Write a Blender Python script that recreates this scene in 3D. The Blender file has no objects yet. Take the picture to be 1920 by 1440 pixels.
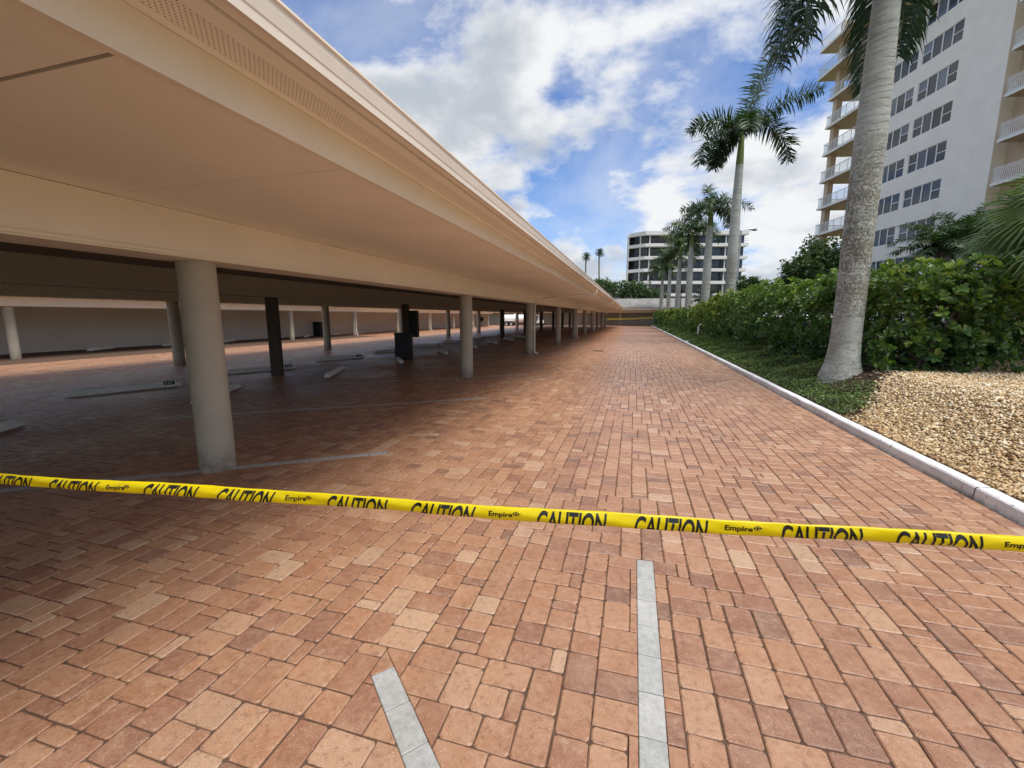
import bpy, bmesh, math, random
import numpy as np
from mathutils import Vector, Matrix

R = math.radians
random.seed(7)
rng = np.random.default_rng(7)
scene = bpy.context.scene
col = scene.collection

# ------------------------------------------------------------------ camera
CAM = Vector((0.0, 0.0, 1.6))
PITCH = math.atan(127 / 800.0)
YAW = math.atan2(228, math.hypot(800, 127))
cam_data = bpy.data.cameras.new("camera")
cam_data.lens = 15.0
cam_data.sensor_width = 36.0
cam_data.clip_start = 0.05
cam_data.clip_end = 5000
cam = bpy.data.objects.new("camera", cam_data)
cam.location = CAM
cam.rotation_euler = (math.pi / 2 - PITCH, 0, YAW)
col.objects.link(cam)
scene.camera = cam
FW = np.array([-math.sin(YAW) * math.cos(PITCH), math.cos(YAW) * math.cos(PITCH), -math.sin(PITCH)])
RT = np.array([math.cos(YAW), math.sin(YAW), 0.0])
UP = np.cross(RT, FW)


def project(P):
    """photo pixel (1920 wide) and depth of world points; used only to choose what is near enough to build finely"""
    v = np.asarray(P, float) - np.array(CAM)
    z = v @ FW
    zz = np.where(np.abs(z) < 1e-6, 1e-6, z)
    return 960 + 800 * (v @ RT) / zz, 720 - 800 * (v @ UP) / zz, z


# ------------------------------------------------------------------ sky, sun, exposure
SUN_EL, SUN_AZ = 64.0, 122.0          # azimuth measured from +Y (down the drive) towards +X
world = bpy.data.worlds.new("World")
scene.world = world
world.use_nodes = True
wn = world.node_tree
wn.nodes.clear()


def W(t, **kw):
    n = wn.nodes.new(t)
    for k, v in kw.items():
        setattr(n, k, v)
    return n


def wl(a, b):
    wn.links.new(a, b)


wout = W("ShaderNodeOutputWorld")
wbg = W("ShaderNodeBackground")
wbg.inputs[1].default_value = 0.1
wsky = W("ShaderNodeTexSky", sky_type="NISHITA")
wsky.sun_disc = False
wsky.sun_elevation = R(SUN_EL)
wsky.sun_rotation = R(SUN_AZ)
wsky.air_density = 1.0
wsky.dust_density = 0.5
wsky.ozone_density = 2.0
wtc = W("ShaderNodeTexCoord")
wsep = W("ShaderNodeSeparateXYZ")
wl(wtc.outputs["Generated"], wsep.inputs[0])


def WM(op, a, b=None, c=None, clamp=False):
    n = W("ShaderNodeMath", operation=op)
    n.use_clamp = clamp
    for i, s in enumerate((a, b, c)):
        if s is None:
            continue
        if isinstance(s, (int, float)):
            n.inputs[i].default_value = s
        else:
            wl(s, n.inputs[i])
    return n.outputs[0]


zc = WM("ADD", WM("MAXIMUM", wsep.outputs[2], 0.0), 0.42)
cu = WM("DIVIDE", wsep.outputs[0], zc)
cv = WM("DIVIDE", wsep.outputs[1], zc)
wcomb = W("ShaderNodeCombineXYZ")
wl(cu, wcomb.inputs[0])
wl(cv, wcomb.inputs[1])
wl(WM("MULTIPLY", wsep.outputs[2], 1.1), wcomb.inputs[2])


def wnoise(scale, detail, rough, off, dist=0.0):
    m = W("ShaderNodeMapping")
    m.inputs["Location"].default_value = off
    wl(wcomb.outputs[0], m.inputs[0])
    n = W("ShaderNodeTexNoise")
    n.inputs["Scale"].default_value = scale
    n.inputs["Detail"].default_value = detail
    n.inputs["Roughness"].default_value = rough
    n.inputs["Distortion"].default_value = dist
    wl(m.outputs[0], n.inputs["Vector"])
    return n.outputs["Fac"]


def wramp(fac, lo, hi):
    n = W("ShaderNodeMapRange", interpolation_type="SMOOTHSTEP")
    wl(fac, n.inputs[0])
    n.inputs[1].default_value = lo
    n.inputs[2].default_value = hi
    return n.outputs[0]


COFF = (5.2, 3.1, 0.0)
n_big = wnoise(2.0, 10.0, 0.56, COFF, 0.12)
n_shade = wnoise(2.0, 5.0, 0.5, (COFF[0] + 0.03, COFF[1] + 0.05, 0.09), 0.12)
n_tex = wnoise(6.5, 8.0, 0.62, (7.1, 3.3, 0.0), 0.2)
mask = wramp(WM("ADD", n_big, WM("MULTIPLY", WM("SUBTRACT", n_tex, 0.5), 0.20)), 0.405, 0.55)
thin = wramp(wnoise(1.3, 6.0, 0.6, (5.0, 8.0, 0.0), 0.4), 0.42, 0.75)
mask = WM("MAXIMUM", mask, WM("MULTIPLY", thin, 0.45))
# thick cloud cores are greyer underneath, thin edges are white
core = wramp(WM("ADD", n_shade, WM("MULTIPLY", WM("SUBTRACT", n_tex, 0.5), 0.22)), 0.50, 0.66)
ccol = W("ShaderNodeMixRGB")
wl(core, ccol.inputs[0])
ccol.inputs[1].default_value = (5.6, 5.7, 5.8, 1)
ccol.inputs[2].default_value = (3.2, 3.5, 3.9, 1)
# far clouds near the horizon melt into pale haze
hz = wramp(wsep.outputs[2], 0.16, 0.0)
hcol = W("ShaderNodeMixRGB")
wl(WM("MULTIPLY", hz, 0.55), hcol.inputs[0])
wl(ccol.outputs[0], hcol.inputs[1])
hcol.inputs[2].default_value = (4.6, 5.1, 5.7, 1)
wmix = W("ShaderNodeMixRGB")
wl(WM("MAXIMUM", mask, WM("MULTIPLY", hz, 0.55)), wmix.inputs[0])
skyg = W("ShaderNodeMixRGB", blend_type="MULTIPLY")
skyg.inputs[0].default_value = 1.0
wl(wsky.outputs[0], skyg.inputs[1])
skyg.inputs[2].default_value = (0.66, 0.82, 1.08, 1)
wl(skyg.outputs[0], wmix.inputs[1])
wl(hcol.outputs[0], wmix.inputs[2])
wl(wmix.outputs[0], wbg.inputs[0])
wl(wbg.outputs[0], wout.inputs[0])

sun_data = bpy.data.lights.new("sun", "SUN")
sun_data.energy = 2.9
sun_data.angle = R(35)
sun_data.color = (1.0, 0.95, 0.88)
sun = bpy.data.objects.new("sun", sun_data)
sd = Vector((math.sin(R(SUN_AZ)) * math.cos(R(SUN_EL)), math.cos(R(SUN_AZ)) * math.cos(R(SUN_EL)), math.sin(R(SUN_EL))))
sun.rotation_euler = sd.to_track_quat("Z", "Y").to_euler()
sun.location = (20, 20, 60)
col.objects.link(sun)

scene.view_settings.view_transform = "Standard"
scene.view_settings.look = "None"
scene.view_settings.gamma = 1.0
scene.view_settings.use_curve_mapping = False
scene.view_settings.exposure = 0.7
scene.cycles.use_denoising = True
scene.cycles.max_bounces = 10
scene.cycles.diffuse_bounces = 5
scene.cycles.transparent_max_bounces = 6


# ------------------------------------------------------------------ helpers
def tag(o, label=None, cat=None, group=None, kind=None):
    if label: o["label"] = label
    if cat: o["category"] = cat
    if group: o["group"] = group
    if kind: o["kind"] = kind
    return o


def empty(name, loc=(0, 0, 0), rz=0.0):
    o = bpy.data.objects.new(name, None)
    o.empty_display_size = 0.2
    o.location = loc
    o.rotation_euler = (0, 0, rz)
    col.objects.link(o)
    return o


def link(name, me, mat=None, parent=None):
    o = bpy.data.objects.new(name, me)
    if mat is not None and len(me.materials) == 0:
        me.materials.append(mat)
    col.objects.link(o)
    if parent is not None:
        o.parent = parent
    return o


class MB:
    """collects shapes in world (or the parent's local) coordinates and links them as ONE mesh"""

    def __init__(self):
        self.v, self.f, self.s = [], [], []

    def add(self, verts, faces, smooth=False):
        b = len(self.v)
        self.v.extend([tuple(p) for p in verts])
        self.f.extend([tuple(b + i for i in f) for f in faces])
        self.s.extend([smooth] * len(faces))

    def box(self, x0, x1, y0, y1, z0, z1):
        v = [(x0, y0, z0), (x1, y0, z0), (x1, y1, z0), (x0, y1, z0), (x0, y0, z1), (x1, y0, z1), (x1, y1, z1), (x0, y1, z1)]
        self.add(v, [(3, 2, 1, 0), (4, 5, 6, 7), (0, 1, 5, 4), (1, 2, 6, 5), (2, 3, 7, 6), (3, 0, 4, 7)])
        return self

    def prism_y(self, poly, y0, y1, smooth=False):
        """closed (x,z) polygon extruded along Y"""
        n = len(poly)
        v = [(x, y0, z) for x, z in poly] + [(x, y1, z) for x, z in poly]
        f = [(i, (i + 1) % n, n + (i + 1) % n, n + i) for i in range(n)]
        self.add(v, f, smooth)
        self.add(v, [tuple(range(n))[::-1], tuple(range(n, 2 * n))])
        return self

    def prism_z(self, poly, z0, z1):
        n = len(poly)
        v = [(x, y, z0) for x, y in poly] + [(x, y, z1) for x, y in poly]
        f = [(i, (i + 1) % n, n + (i + 1) % n, n + i) for i in range(n)]
        f += [tuple(range(n))[::-1], tuple(range(n, 2 * n))]
        self.add(v, f)
        return self

    def tube(self, pts, rad, n=8, cap=True):
        pts = [Vector(p) for p in pts]
        if isinstance(rad, (int, float)):
            rad = [rad] * len(pts)
        rings = []
        a = None
        for i, p in enumerate(pts):
            t = (pts[min(i + 1, len(pts) - 1)] - pts[max(i - 1, 0)]).normalized()
            if a is None:
                a = t.cross(Vector((0, 0, 1)))
                if a.length < 0.05:
                    a = t.cross(Vector((1, 0, 0)))
            a = (a - t * a.dot(t)).normalized()
            b = t.cross(a)
            rings.append([p + (a * math.cos(q * 2 * math.pi / n) + b * math.sin(q * 2 * math.pi / n)) * rad[i] for q in range(n)])
        v = [q for r in rings for q in r]
        f = []
        for i in range(len(pts) - 1):
            for q in range(n):
                f.append((i * n + q, i * n + (q + 1) % n, (i + 1) * n + (q + 1) % n, (i + 1) * n + q))
        self.add(v, f, True)
        if cap:
            k = (len(pts) - 1) * n
            self.add(v, [tuple(range(n))[::-1], tuple(range(k, k + n))])
        return self

    def lathe(self, prof, cx=0, cy=0, n=24, caps=True, axis=None):
        """(radius, z) profile turned about a vertical axis"""
        v = [(cx + r * math.cos(q * 2 * math.pi / n), cy + r * math.sin(q * 2 * math.pi / n), z) for r, z in prof for q in range(n)]
        f = []
        for i in range(len(prof) - 1):
            for q in range(n):
                f.append((i * n + q, i * n + (q + 1) % n, (i + 1) * n + (q + 1) % n, (i + 1) * n + q))
        self.add(v, f, True)
        if caps:
            k = (len(prof) - 1) * n
            self.add(v, [tuple(range(n))[::-1], tuple(range(k, k + n))])
        return self

    def mesh(self, name, M=None):
        me = bpy.data.meshes.new(name)
        v = self.v if M is None else [tuple(M @ Vector(p)) for p in self.v]
        me.from_pydata(v, [], self.f)
        me.polygons.foreach_set("use_smooth", self.s)
        me.update()
        return me

    def build(self, name, mat, parent=None, M=None):
        return link(name, self.mesh(name, M), mat, parent)


def np_mesh(name, V, F, mat=None, smooth=False, attr=None):
    """fast mesh from numpy: V (n,3); F (m,k) one polygon size; attr = per-face float named prand"""
    me = bpy.data.meshes.new(name)
    V = np.ascontiguousarray(V, np.float32)
    F = np.ascontiguousarray(F, np.int32)
    m, k = F.shape
    me.vertices.add(len(V))
    me.vertices.foreach_set("co", V.ravel())
    me.loops.add(m * k)
    me.loops.foreach_set("vertex_index", F.ravel())
    me.polygons.add(m)
    me.polygons.foreach_set("loop_start", np.arange(0, m * k, k, dtype=np.int32))
    me.polygons.foreach_set("use_smooth", np.full(m, smooth))
    if attr is not None:
        a = me.attributes.new("prand", "FLOAT", "FACE")
        a.data.foreach_set("value", np.ascontiguousarray(attr, np.float32))
    me.update(calc_edges=True)
    if mat is not None:
        me.materials.append(mat)
    return me


# ------------------------------------------------------------------ materials
class Mat:
    def __init__(self, name):
        self.m = bpy.data.materials.new(name)
        self.m.use_nodes = True
        self.nt = self.m.node_tree
        self.p = self.nt.nodes["Principled BSDF"]
        self.out = self.nt.nodes["Material Output"]

    def n(self, t, **kw):
        q = self.nt.nodes.new(t)
        for k, v in kw.items():
            setattr(q, k, v)
        return q

    def l(self, a, b):
        self.nt.links.new(a, b)

    def set(self, node, key, v):
        if hasattr(v, "links") or isinstance(v, bpy.types.NodeSocket):
            self.l(v, node.inputs[key])
        else:
            node.inputs[key].default_value = v

    def coord(self, kind="Object"):
        return self.n("ShaderNodeTexCoord").outputs[kind]

    def geo(self):
        return self.n("ShaderNodeNewGeometry").outputs["Position"]

    def noise(self, scale, detail=4, rough=0.55, vec=None, dist=0.0):
        q = self.n("ShaderNodeTexNoise")
        q.inputs["Scale"].default_value = scale
        q.inputs["Detail"].default_value = detail
        q.inputs["Roughness"].default_value = rough
        q.inputs["Distortion"].default_value = dist
        self.l(vec if vec is not None else self.geo(), q.inputs["Vector"])
        return q.outputs["Fac"]

    def math(self, op, a, b=None, c=None, clamp=False):
        q = self.n("ShaderNodeMath", operation=op)
        q.use_clamp = clamp
        for i, s in enumerate((a, b, c)):
            if s is not None:
                self.set(q, i, s)
        return q.outputs[0]

    def ramp(self, fac, stops, interp="LINEAR"):
        q = self.n("ShaderNodeValToRGB")
        q.color_ramp.interpolation = interp
        e = q.color_ramp.elements
        while len(e) < len(stops):
            e.new(0.5)
        for i, (pos, c) in enumerate(stops):
            e[i].position = pos
            e[i].color = (*c, 1) if len(c) == 3 else c
        self.l(fac, q.inputs[0])
        return q.outputs[0]

    def rng(self, fac, a, b, c=0.0, d=1.0):
        q = self.n("ShaderNodeMapRange", interpolation_type="SMOOTHSTEP")
        self.l(fac, q.inputs[0])
        for i, v in enumerate((a, b, c, d)):
            q.inputs[i + 1].default_value = v
        return q.outputs[0]

    def mix(self, fac, a, b, mode="MIX"):
        q = self.n("ShaderNodeMixRGB", blend_type=mode)
        for i, s in enumerate((fac, a, b)):
            if isinstance(s, tuple) and len(s) == 3:
                s = (*s, 1)
            self.set(q, i, s)
        return q.outputs[0]

    def bump(self, h, strength=0.3, dist=0.01, normal=None):
        q = self.n("ShaderNodeBump")
        q.inputs["Strength"].default_value = strength
        q.inputs["Distance"].default_value = dist
        self.l(h, q.inputs["Height"])
        if normal is not None:
            self.l(normal, q.inputs["Normal"])
        self.l(q.outputs[0], self.p.inputs["Normal"])
        return q.outputs[0]

    def base(self, c, rough=0.6, spec=0.5, metal=0.0):
        if isinstance(c, tuple) and len(c) == 3:
            c = (*c, 1)
        self.set(self.p, "Base Color", c)
        self.set(self.p, "Roughness", rough)
        self.set(self.p, "Specular IOR Level", spec)
        self.p.inputs["Metallic"].default_value = metal
        return self


def plain(name, c, rough=0.6, spec=0.4, metal=0.0, var=0.12, scale=3.0, bump=0.0, bscale=60.0, dirt=0.0):
    """paint-like surface: slight tone drift, optional fine relief, optional grimy patches"""
    M = Mat(name)
    n1 = M.noise(scale, 5, 0.6)
    lo = tuple(max(0, x * (1 - var)) for x in c)
    hi = tuple(min(1, x * (1 + var)) for x in c)
    cc = M.ramp(n1, [(0.3, lo), (0.7, hi)])
    if dirt > 0:
        n2 = M.rng(M.noise(1.7, 8, 0.7), 0.55, 0.8, 0, dirt)
        cc = M.mix(n2, cc, tuple(x * 0.45 for x in c))
    M.base(cc, rough, spec, metal)
    if bump > 0:
        M.bump(M.noise(bscale, 4, 0.6), bump, 0.004)
    return M.m


def paver_colour(M, r):
    return M.ramp(r, [(0.0, (0.195, 0.098, 0.062)), (0.10, (0.255, 0.115, 0.066)), (0.30, (0.318, 0.150, 0.079)), (0.55, (0.345, 0.169, 0.090)),
                      (0.78, (0.375, 0.195, 0.107)), (0.90, (0.40, 0.225, 0.132)), (1.0, (0.46, 0.305, 0.195))])


def paver_material(name, source, grey=False):
    M = Mat(name)
    g = M.geo()
    if source == "object":
        r = M.n("ShaderNodeObjectInfo").outputs["Random"]
    else:
        q = M.n("ShaderNodeAttribute")
        q.attribute_name = "prand"
        r = q.outputs["Fac"]
    if grey:
        c = M.ramp(r, [(0, (0.31, 0.315, 0.30)), (1, (0.40, 0.40, 0.385))])
    else:
        c = paver_colour(M, r)
    off = M.n("ShaderNodeVectorMath", operation="ADD")
    cm = M.n("ShaderNodeCombineXYZ")
    M.l(M.math("MULTIPLY", r, 37.0), cm.inputs[2])
    M.l(g, off.inputs[0])
    M.l(cm.outputs[0], off.inputs[1])
    gv = off.outputs[0]
    blot = M.noise(7.0, 6, 0.65, gv)
    c = M.mix(M.rng(blot, 0.35, 0.72, 0, 0.62), c, M.mix(0.5, c, (0.50, 0.33, 0.22) if not grey else (0.6, 0.6, 0.58)))
    c = M.mix(M.rng(M.noise(2.1, 4, 0.6, gv), 0.5, 0.85, 0, 0.30), c, (0.16, 0.075, 0.05) if not grey else (0.27, 0.27, 0.26))
    mott = M.noise(34, 5, 0.7, gv)
    c = M.mix(M.rng(mott, 0.50, 0.68, 0, 0.40), c, M.mix(0.65, c, (0.52, 0.36, 0.25) if not grey else (0.62, 0.62, 0.60)))
    c = M.mix(M.rng(mott, 0.48, 0.34, 0, 0.45), c, (0.15, 0.07, 0.045) if not grey else (0.22, 0.22, 0.21))
    # tyre tracks along the drive and oil spots in the stalls
    sx3 = M.n("ShaderNodeMapping")
    sx3.inputs["Scale"].default_value = (1.5, 0.07, 1.0)
    M.l(g, sx3.inputs[0])
    c = M.mix(M.rng(M.noise(1.0, 4, 0.55, sx3.outputs[0]), 0.50, 0.72, 0, 0.24), c, (0.17, 0.095, 0.068))
    c = M.mix(M.rng(M.noise(0.9, 5, 0.62, g, 0.3), 0.62, 0.74, 0, 0.30), c, (0.12, 0.07, 0.05))
    # sand grains: dark pits and pale quartz specks
    fine = M.noise(260, 3, 0.7, g)
    c = M.mix(M.rng(fine, 0.32, 0.48, 0.6, 0.0), c, (0.10, 0.05, 0.035) if not grey else (0.16, 0.16, 0.16))
    vor = M.n("ShaderNodeTexVoronoi")
    vor.inputs["Scale"].default_value = 125
    M.l(g, vor.inputs["Vector"])
    c = M.mix(M.math("MULTIPLY", M.rng(vor.outputs["Distance"], 0.10, 0.24, 0.7, 0.0), M.rng(M.noise(22, 4, 0.6, gv), 0.42, 0.62, 0.05, 1)), c, (0.78, 0.66, 0.55) if not grey else (0.72, 0.72, 0.70))
    wet = M.noise(0.55, 5, 0.6, g)
    M.base(c, M.rng(wet, 0.3, 0.7, 0.31, 0.47), 0.6)
    M.bump(M.math("ADD", M.math("MULTIPLY", fine, 0.55), blot), 0.8, 0.005)
    return M.m


m_paver_o = paver_material("brick_paver_single", "object")
m_paver = paver_material("brick_paver", "attr")
m_grey_o = paver_material("grey_paver", "object", True)


def brick_sheet():
    M = Mat("brick_paving_far")
    b = M.n("ShaderNodeTexBrick")
    b.offset = 0.37
    b.squash = 0.68
    b.squash_frequency = 3
    b.inputs["Scale"].default_value = 1.0
    b.inputs["Mortar Size"].default_value = 0.0045
    b.inputs["Mortar Smooth"].default_value = 0.3
    b.inputs["Bias"].default_value = 0.0
    b.inputs["Brick Width"].default_value = 0.2
    b.inputs["Row Height"].default_value = 0.16
    b.inputs["Color1"].default_value = (0, 0, 0, 1)
    b.inputs["Color2"].default_value = (1, 1, 1, 1)
    b.inputs["Mortar"].default_value = (0.1, 0.1, 0.1, 1)
    mp = M.n("ShaderNodeMapping")
    mp.inputs["Rotation"].default_value = (0, 0, R(90))
    M.l(M.geo(), mp.inputs[0])
    M.l(mp.outputs[0], b.inputs["Vector"])
    c = paver_colour(M, b.outputs["Color"])
    c = M.mix(M.rng(M.noise(0.5, 5, 0.6), 0.4, 0.8, 0, 0.3), c, (0.44, 0.24, 0.15))
    c = M.mix(b.outputs["Fac"], c, (0.12, 0.07, 0.05))
    M.base(c, 0.42, 0.6)
    M.bump(b.outputs["Fac"], 0.4, -0.004)
    return M.m


m_far_paving = brick_sheet()


def sand_joint():
    M = Mat("sand_joints")
    c = M.ramp(M.noise(30, 5, 0.7), [(0.3, (0.055, 0.032, 0.022)), (0.7, (0.13, 0.085, 0.06))])
    M.base(c, 0.9, 0.2)
    return M.m


m_sand = sand_joint()
CREAM = (0.82, 0.745, 0.60)


def stucco(name, c, b=0.35, sc=90.0):
    M = Mat(name)
    n1 = M.noise(0.9, 6, 0.6)
    cc = M.ramp(n1, [(0.25, tuple(x * 0.92 for x in c)), (0.75, tuple(min(1, x * 1.05) for x in c))])
    st = M.rng(M.noise(2.6, 9, 0.72), 0.62, 0.85, 0, 0.16)
    cc = M.mix(st, cc, tuple(x * 0.55 for x in c))
    M.base(cc, 0.7, 0.3)
    M.bump(M.noise(sc, 4, 0.65), b, 0.004)
    return M.m


m_stucco = stucco("cream_stucco", CREAM)
m_soffit = stucco("peach_soffit", (0.88, 0.825, 0.70), 0.2, 60)
def column_material():
    M = Mat("column_stucco")
    c0 = (0.42, 0.38, 0.30)
    n1 = M.noise(1.4, 7, 0.65)
    c = M.ramp(n1, [(0.25, tuple(x * 0.86 for x in c0)), (0.75, tuple(x * 1.1 for x in c0))])
    sp = M.n("ShaderNodeSeparateXYZ")
    M.l(M.geo(), sp.inputs[0])
    # splashed dirt round the foot and rubbed scuffs at bumper height
    foot = M.math("MULTIPLY", M.rng(sp.outputs[2], 0.0, 0.35, 1, 0), M.rng(M.noise(9, 6, 0.7), 0.35, 0.65, 0.25, 0.9))
    c = M.mix(foot, c, (0.17, 0.135, 0.10))
    sc = M.math("MULTIPLY", M.math("MULTIPLY", M.rng(sp.outputs[2], 0.35, 0.5, 0, 1), M.rng(sp.outputs[2], 0.75, 1.0, 1, 0)), M.rng(M.noise(14, 7, 0.75), 0.60, 0.68, 0, 0.6))
    c = M.mix(sc, c, (0.20, 0.18, 0.15))
    M.base(c, 0.75, 0.3)
    M.bump(M.noise(70, 4, 0.65), 0.55, 0.004)
    return M.m


m_column = column_material()
m_column_dark = stucco("dark_column_stucco", (0.085, 0.065, 0.05), 0.5, 70)  # middle row only, far darker than the outer columns
m_inner = stucco("inner_beam_stucco", (0.46, 0.41, 0.33))  # cream stucco darkened, interior shade put into the beam colour
m_ceiling_dim = stucco("dimmed_ceiling_boards", (0.30, 0.255, 0.20))  # ceiling colour lowered to carry the shade inside the carport
m_wallgrey = stucco("grey_wall_stucco", (0.68, 0.63, 0.56))
m_trim = plain("white_trim_paint", (0.78, 0.70, 0.60), 0.4, 0.5, var=0.06)
m_pipe = plain("pipe_paint", (0.80, 0.77, 0.70), 0.4, 0.5, var=0.05)
m_white = plain("white_paint", (0.80, 0.80, 0.78), 0.5, 0.4, var=0.05, dirt=0.15)
m_dark = plain("black_plastic", (0.012, 0.012, 0.013), 0.5, 0.4, var=0.3)
m_iron = plain("cast_iron", (0.035, 0.03, 0.028), 0.6, 0.5, 0.6, var=0.3)
m_concrete = plain("stop_concrete", (0.76, 0.745, 0.70), 0.8, 0.2, var=0.12, scale=9, bump=0.3, dirt=0.25)


def vent_material():
    M = Mat("perforated_vent")
    s = M.n("ShaderNodeSeparateXYZ")
    M.l(M.geo(), s.inputs[0])
    u = M.math("DIVIDE", s.outputs[0], 0.0125)
    v = M.math("DIVIDE", s.outputs[1], 0.0125)
    a = M.math("ADD", u, v)
    b = M.math("SUBTRACT", u, v)
    fa = M.math("SUBTRACT", M.math("FRACT", M.math("MULTIPLY", a, 0.5)), 0.5)
    fb = M.math("SUBTRACT", M.math("FRACT", M.math("MULTIPLY", b, 0.5)), 0.5)
    d = M.math("SQRT", M.math("ADD", M.math("MULTIPLY", fa, fa), M.math("MULTIPLY", fb, fb)))
    hole = M.rng(d, 0.16, 0.22, 1, 0)
    c = M.mix(hole, (0.82, 0.75, 0.63), (0.20, 0.165, 0.13))
    M.base(c, 0.6, 0.3)
    M.bump(hole, 0.6, -0.003)
    return M.m


m_vent = vent_material()


def shingle_material(c=(0.20, 0.195, 0.185)):
    M = Mat("grey_roof_shingle")
    b = M.n("ShaderNodeTexBrick")
    b.inputs["Scale"].default_value = 1.0
    b.inputs["Brick Width"].default_value = 0.3
    b.inputs["Row Height"].default_value = 0.16
    b.inputs["Mortar Size"].default_value = 0.012
    b.inputs["Color1"].default_value = (*[x * 0.7 for x in c], 1)
    b.inputs["Color2"].default_value = (*[x * 1.45 for x in c], 1)
    b.inputs["Mortar"].default_value = (*[x * 0.45 for x in c], 1)
    M.l(M.geo(), b.inputs["Vector"])
    cc = M.mix(M.rng(M.noise(0.8, 6, 0.65), 0.4, 0.8, 0, 0.4), b.outputs["Color"], (0.33, 0.30, 0.27))
    M.base(cc, 0.85, 0.2)
    return M.m


m_shingle = shingle_material()


def foliage_material(name, stops, source="attr", rough=0.38, trans=0.22, spec=0.5):
    M = Mat(name)
    if source == "object":
        r = M.n("ShaderNodeObjectInfo").outputs["Random"]
    else:
        q = M.n("ShaderNodeAttribute")
        q.attribute_name = "prand"
        r = q.outputs["Fac"]
    c = M.ramp(r, stops)
    c = M.mix(M.rng(M.noise(1.3, 4, 0.6), 0.35, 0.7, 0, 0.45), c, M.mix(0.6, c, (0.02, 0.055, 0.012)))
    M.base(c, rough, spec)
    t = M.n("ShaderNodeBsdfTranslucent")
    M.l(M.mix(1.0, c, (1.6, 1.9, 0.7), "MULTIPLY"), t.inputs[0])
    ms = M.n("ShaderNodeMixShader")
    ms.inputs[0].default_value = trans
    M.l(M.p.outputs[0], ms.inputs[1])
    M.l(t.outputs[0], ms.inputs[2])
    M.l(ms.outputs[0], M.out.inputs[0])
    return M.m


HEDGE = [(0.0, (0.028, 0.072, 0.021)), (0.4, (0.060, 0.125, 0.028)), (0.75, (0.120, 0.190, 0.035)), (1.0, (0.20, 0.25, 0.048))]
HEDGE_Y = [(0.0, (0.036, 0.078, 0.016)), (0.4, (0.090, 0.150, 0.022)), (0.75, (0.150, 0.205, 0.028)), (1.0, (0.22, 0.26, 0.045))]
m_hedge = foliage_material("clusia_leaf", HEDGE)
m_hedge_o = foliage_material("clusia_leaf_single", HEDGE, "object")
m_hedge_y = foliage_material("clusia_leaf_bright", HEDGE_Y)
m_cover = foliage_material("ground_cover_leaf", [(0, (0.055, 0.100, 0.026)), (0.5, (0.105, 0.165, 0.042)), (1, (0.19, 0.245, 0.07))], rough=0.5)
m_frond = foliage_material("palm_frond", [(0, (0.020, 0.042, 0.018)), (0.6, (0.045, 0.085, 0.022)), (1, (0.11, 0.15, 0.03))], rough=0.42, trans=0.18)
m_fan = foliage_material("fan_palm_leaf", [(0, (0.045, 0.085, 0.025)), (0.6, (0.10, 0.16, 0.045)), (1, (0.18, 0.23, 0.075))], rough=0.36, trans=0.2)
m_treeleaf = foliage_material("tree_leaf", [(0, (0.022, 0.05, 0.016)), (0.6, (0.05, 0.09, 0.022)), (1, (0.11, 0.145, 0.03))], rough=0.5)
m_shaft = plain("crownshaft_green", (0.13, 0.17, 0.035), 0.45, 0.4, var=0.25, scale=4)
m_bark = plain("grey_bark", (0.20, 0.175, 0.14), 0.9, 0.2, var=0.3, scale=6, bump=0.6, bscale=25)
m_twig = plain("hedge_twig", (0.16, 0.13, 0.09), 0.85, 0.2, var=0.3, scale=12)


def trunk_material(name="royal_palm_trunk", lichen=0.9):
    M = Mat(name)
    g = M.coord("Object")
    s = M.n("ShaderNodeSeparateXYZ")
    M.l(g, s.inputs[0])
    mp = M.n("ShaderNodeMapping")
    mp.inputs["Scale"].default_value = (1.0, 1.0, 5.0)
    M.l(g, mp.inputs[0])
    streak = M.noise(2.2, 8, 0.65, mp.outputs[0], 0.4)
    c = M.ramp(streak, [(0.25, (0.22, 0.228, 0.20)), (0.5, (0.34, 0.352, 0.315)), (0.75, (0.44, 0.45, 0.42))])
    wob = M.math("ADD", M.math("MULTIPLY", s.outputs[2], 8.5), M.math("MULTIPLY", M.noise(1.3, 5, 0.6, g), 2.6))
    ring = M.math("FRACT", wob)
    line = M.math("MULTIPLY", M.rng(ring, 0.0, 0.16, 1, 0), M.rng(M.noise(3.0, 5, 0.6, g), 0.42, 0.6, 0, 1))
    c = M.mix(M.math("MULTIPLY", line, 0.55), c, (0.19, 0.185, 0.16))
    # crusty lichen between chest height and the upper trunk
    zone = M.math("MULTIPLY", M.rng(s.outputs[2], 0.7, 2.2, 0.45, 1), M.rng(s.outputs[2], 3.2, 5.4, 1, 0))
    lic = M.rng(M.math("ADD", M.noise(24, 6, 0.72, g), M.math("MULTIPLY", M.math("SUBTRACT", M.noise(1.4, 4, 0.6, g), 0.5), 0.55)), 0.50, 0.56, 0, lichen)
    lf = M.math("MULTIPLY", lic, zone)
    lcol = M.ramp(M.noise(5, 5, 0.7, g), [(0.35, (0.085, 0.085, 0.060)), (0.55, (0.17, 0.16, 0.11)), (0.7, (0.27, 0.19, 0.13))])
    c = M.mix(lf, c, lcol)
    spots = M.rng(M.noise(42, 4, 0.6, g), 0.66, 0.72, 0, 0.75)
    c = M.mix(spots, c, (0.10, 0.10, 0.085))
    M.base(c, 0.85, 0.2)
    h = M.math("ADD", M.math("MULTIPLY", M.math("SUBTRACT", 1.0, line), 0.5), M.math("MULTIPLY", lf, M.noise(30, 5, 0.7, g)))
    M.bump(M.math("ADD", h, M.math("MULTIPLY", streak, 0.3)), 0.8, 0.02)
    return M.m


m_trunk = trunk_material()
m_trunk2 = trunk_material("royal_palm_trunk_smooth", 0.35)


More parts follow.
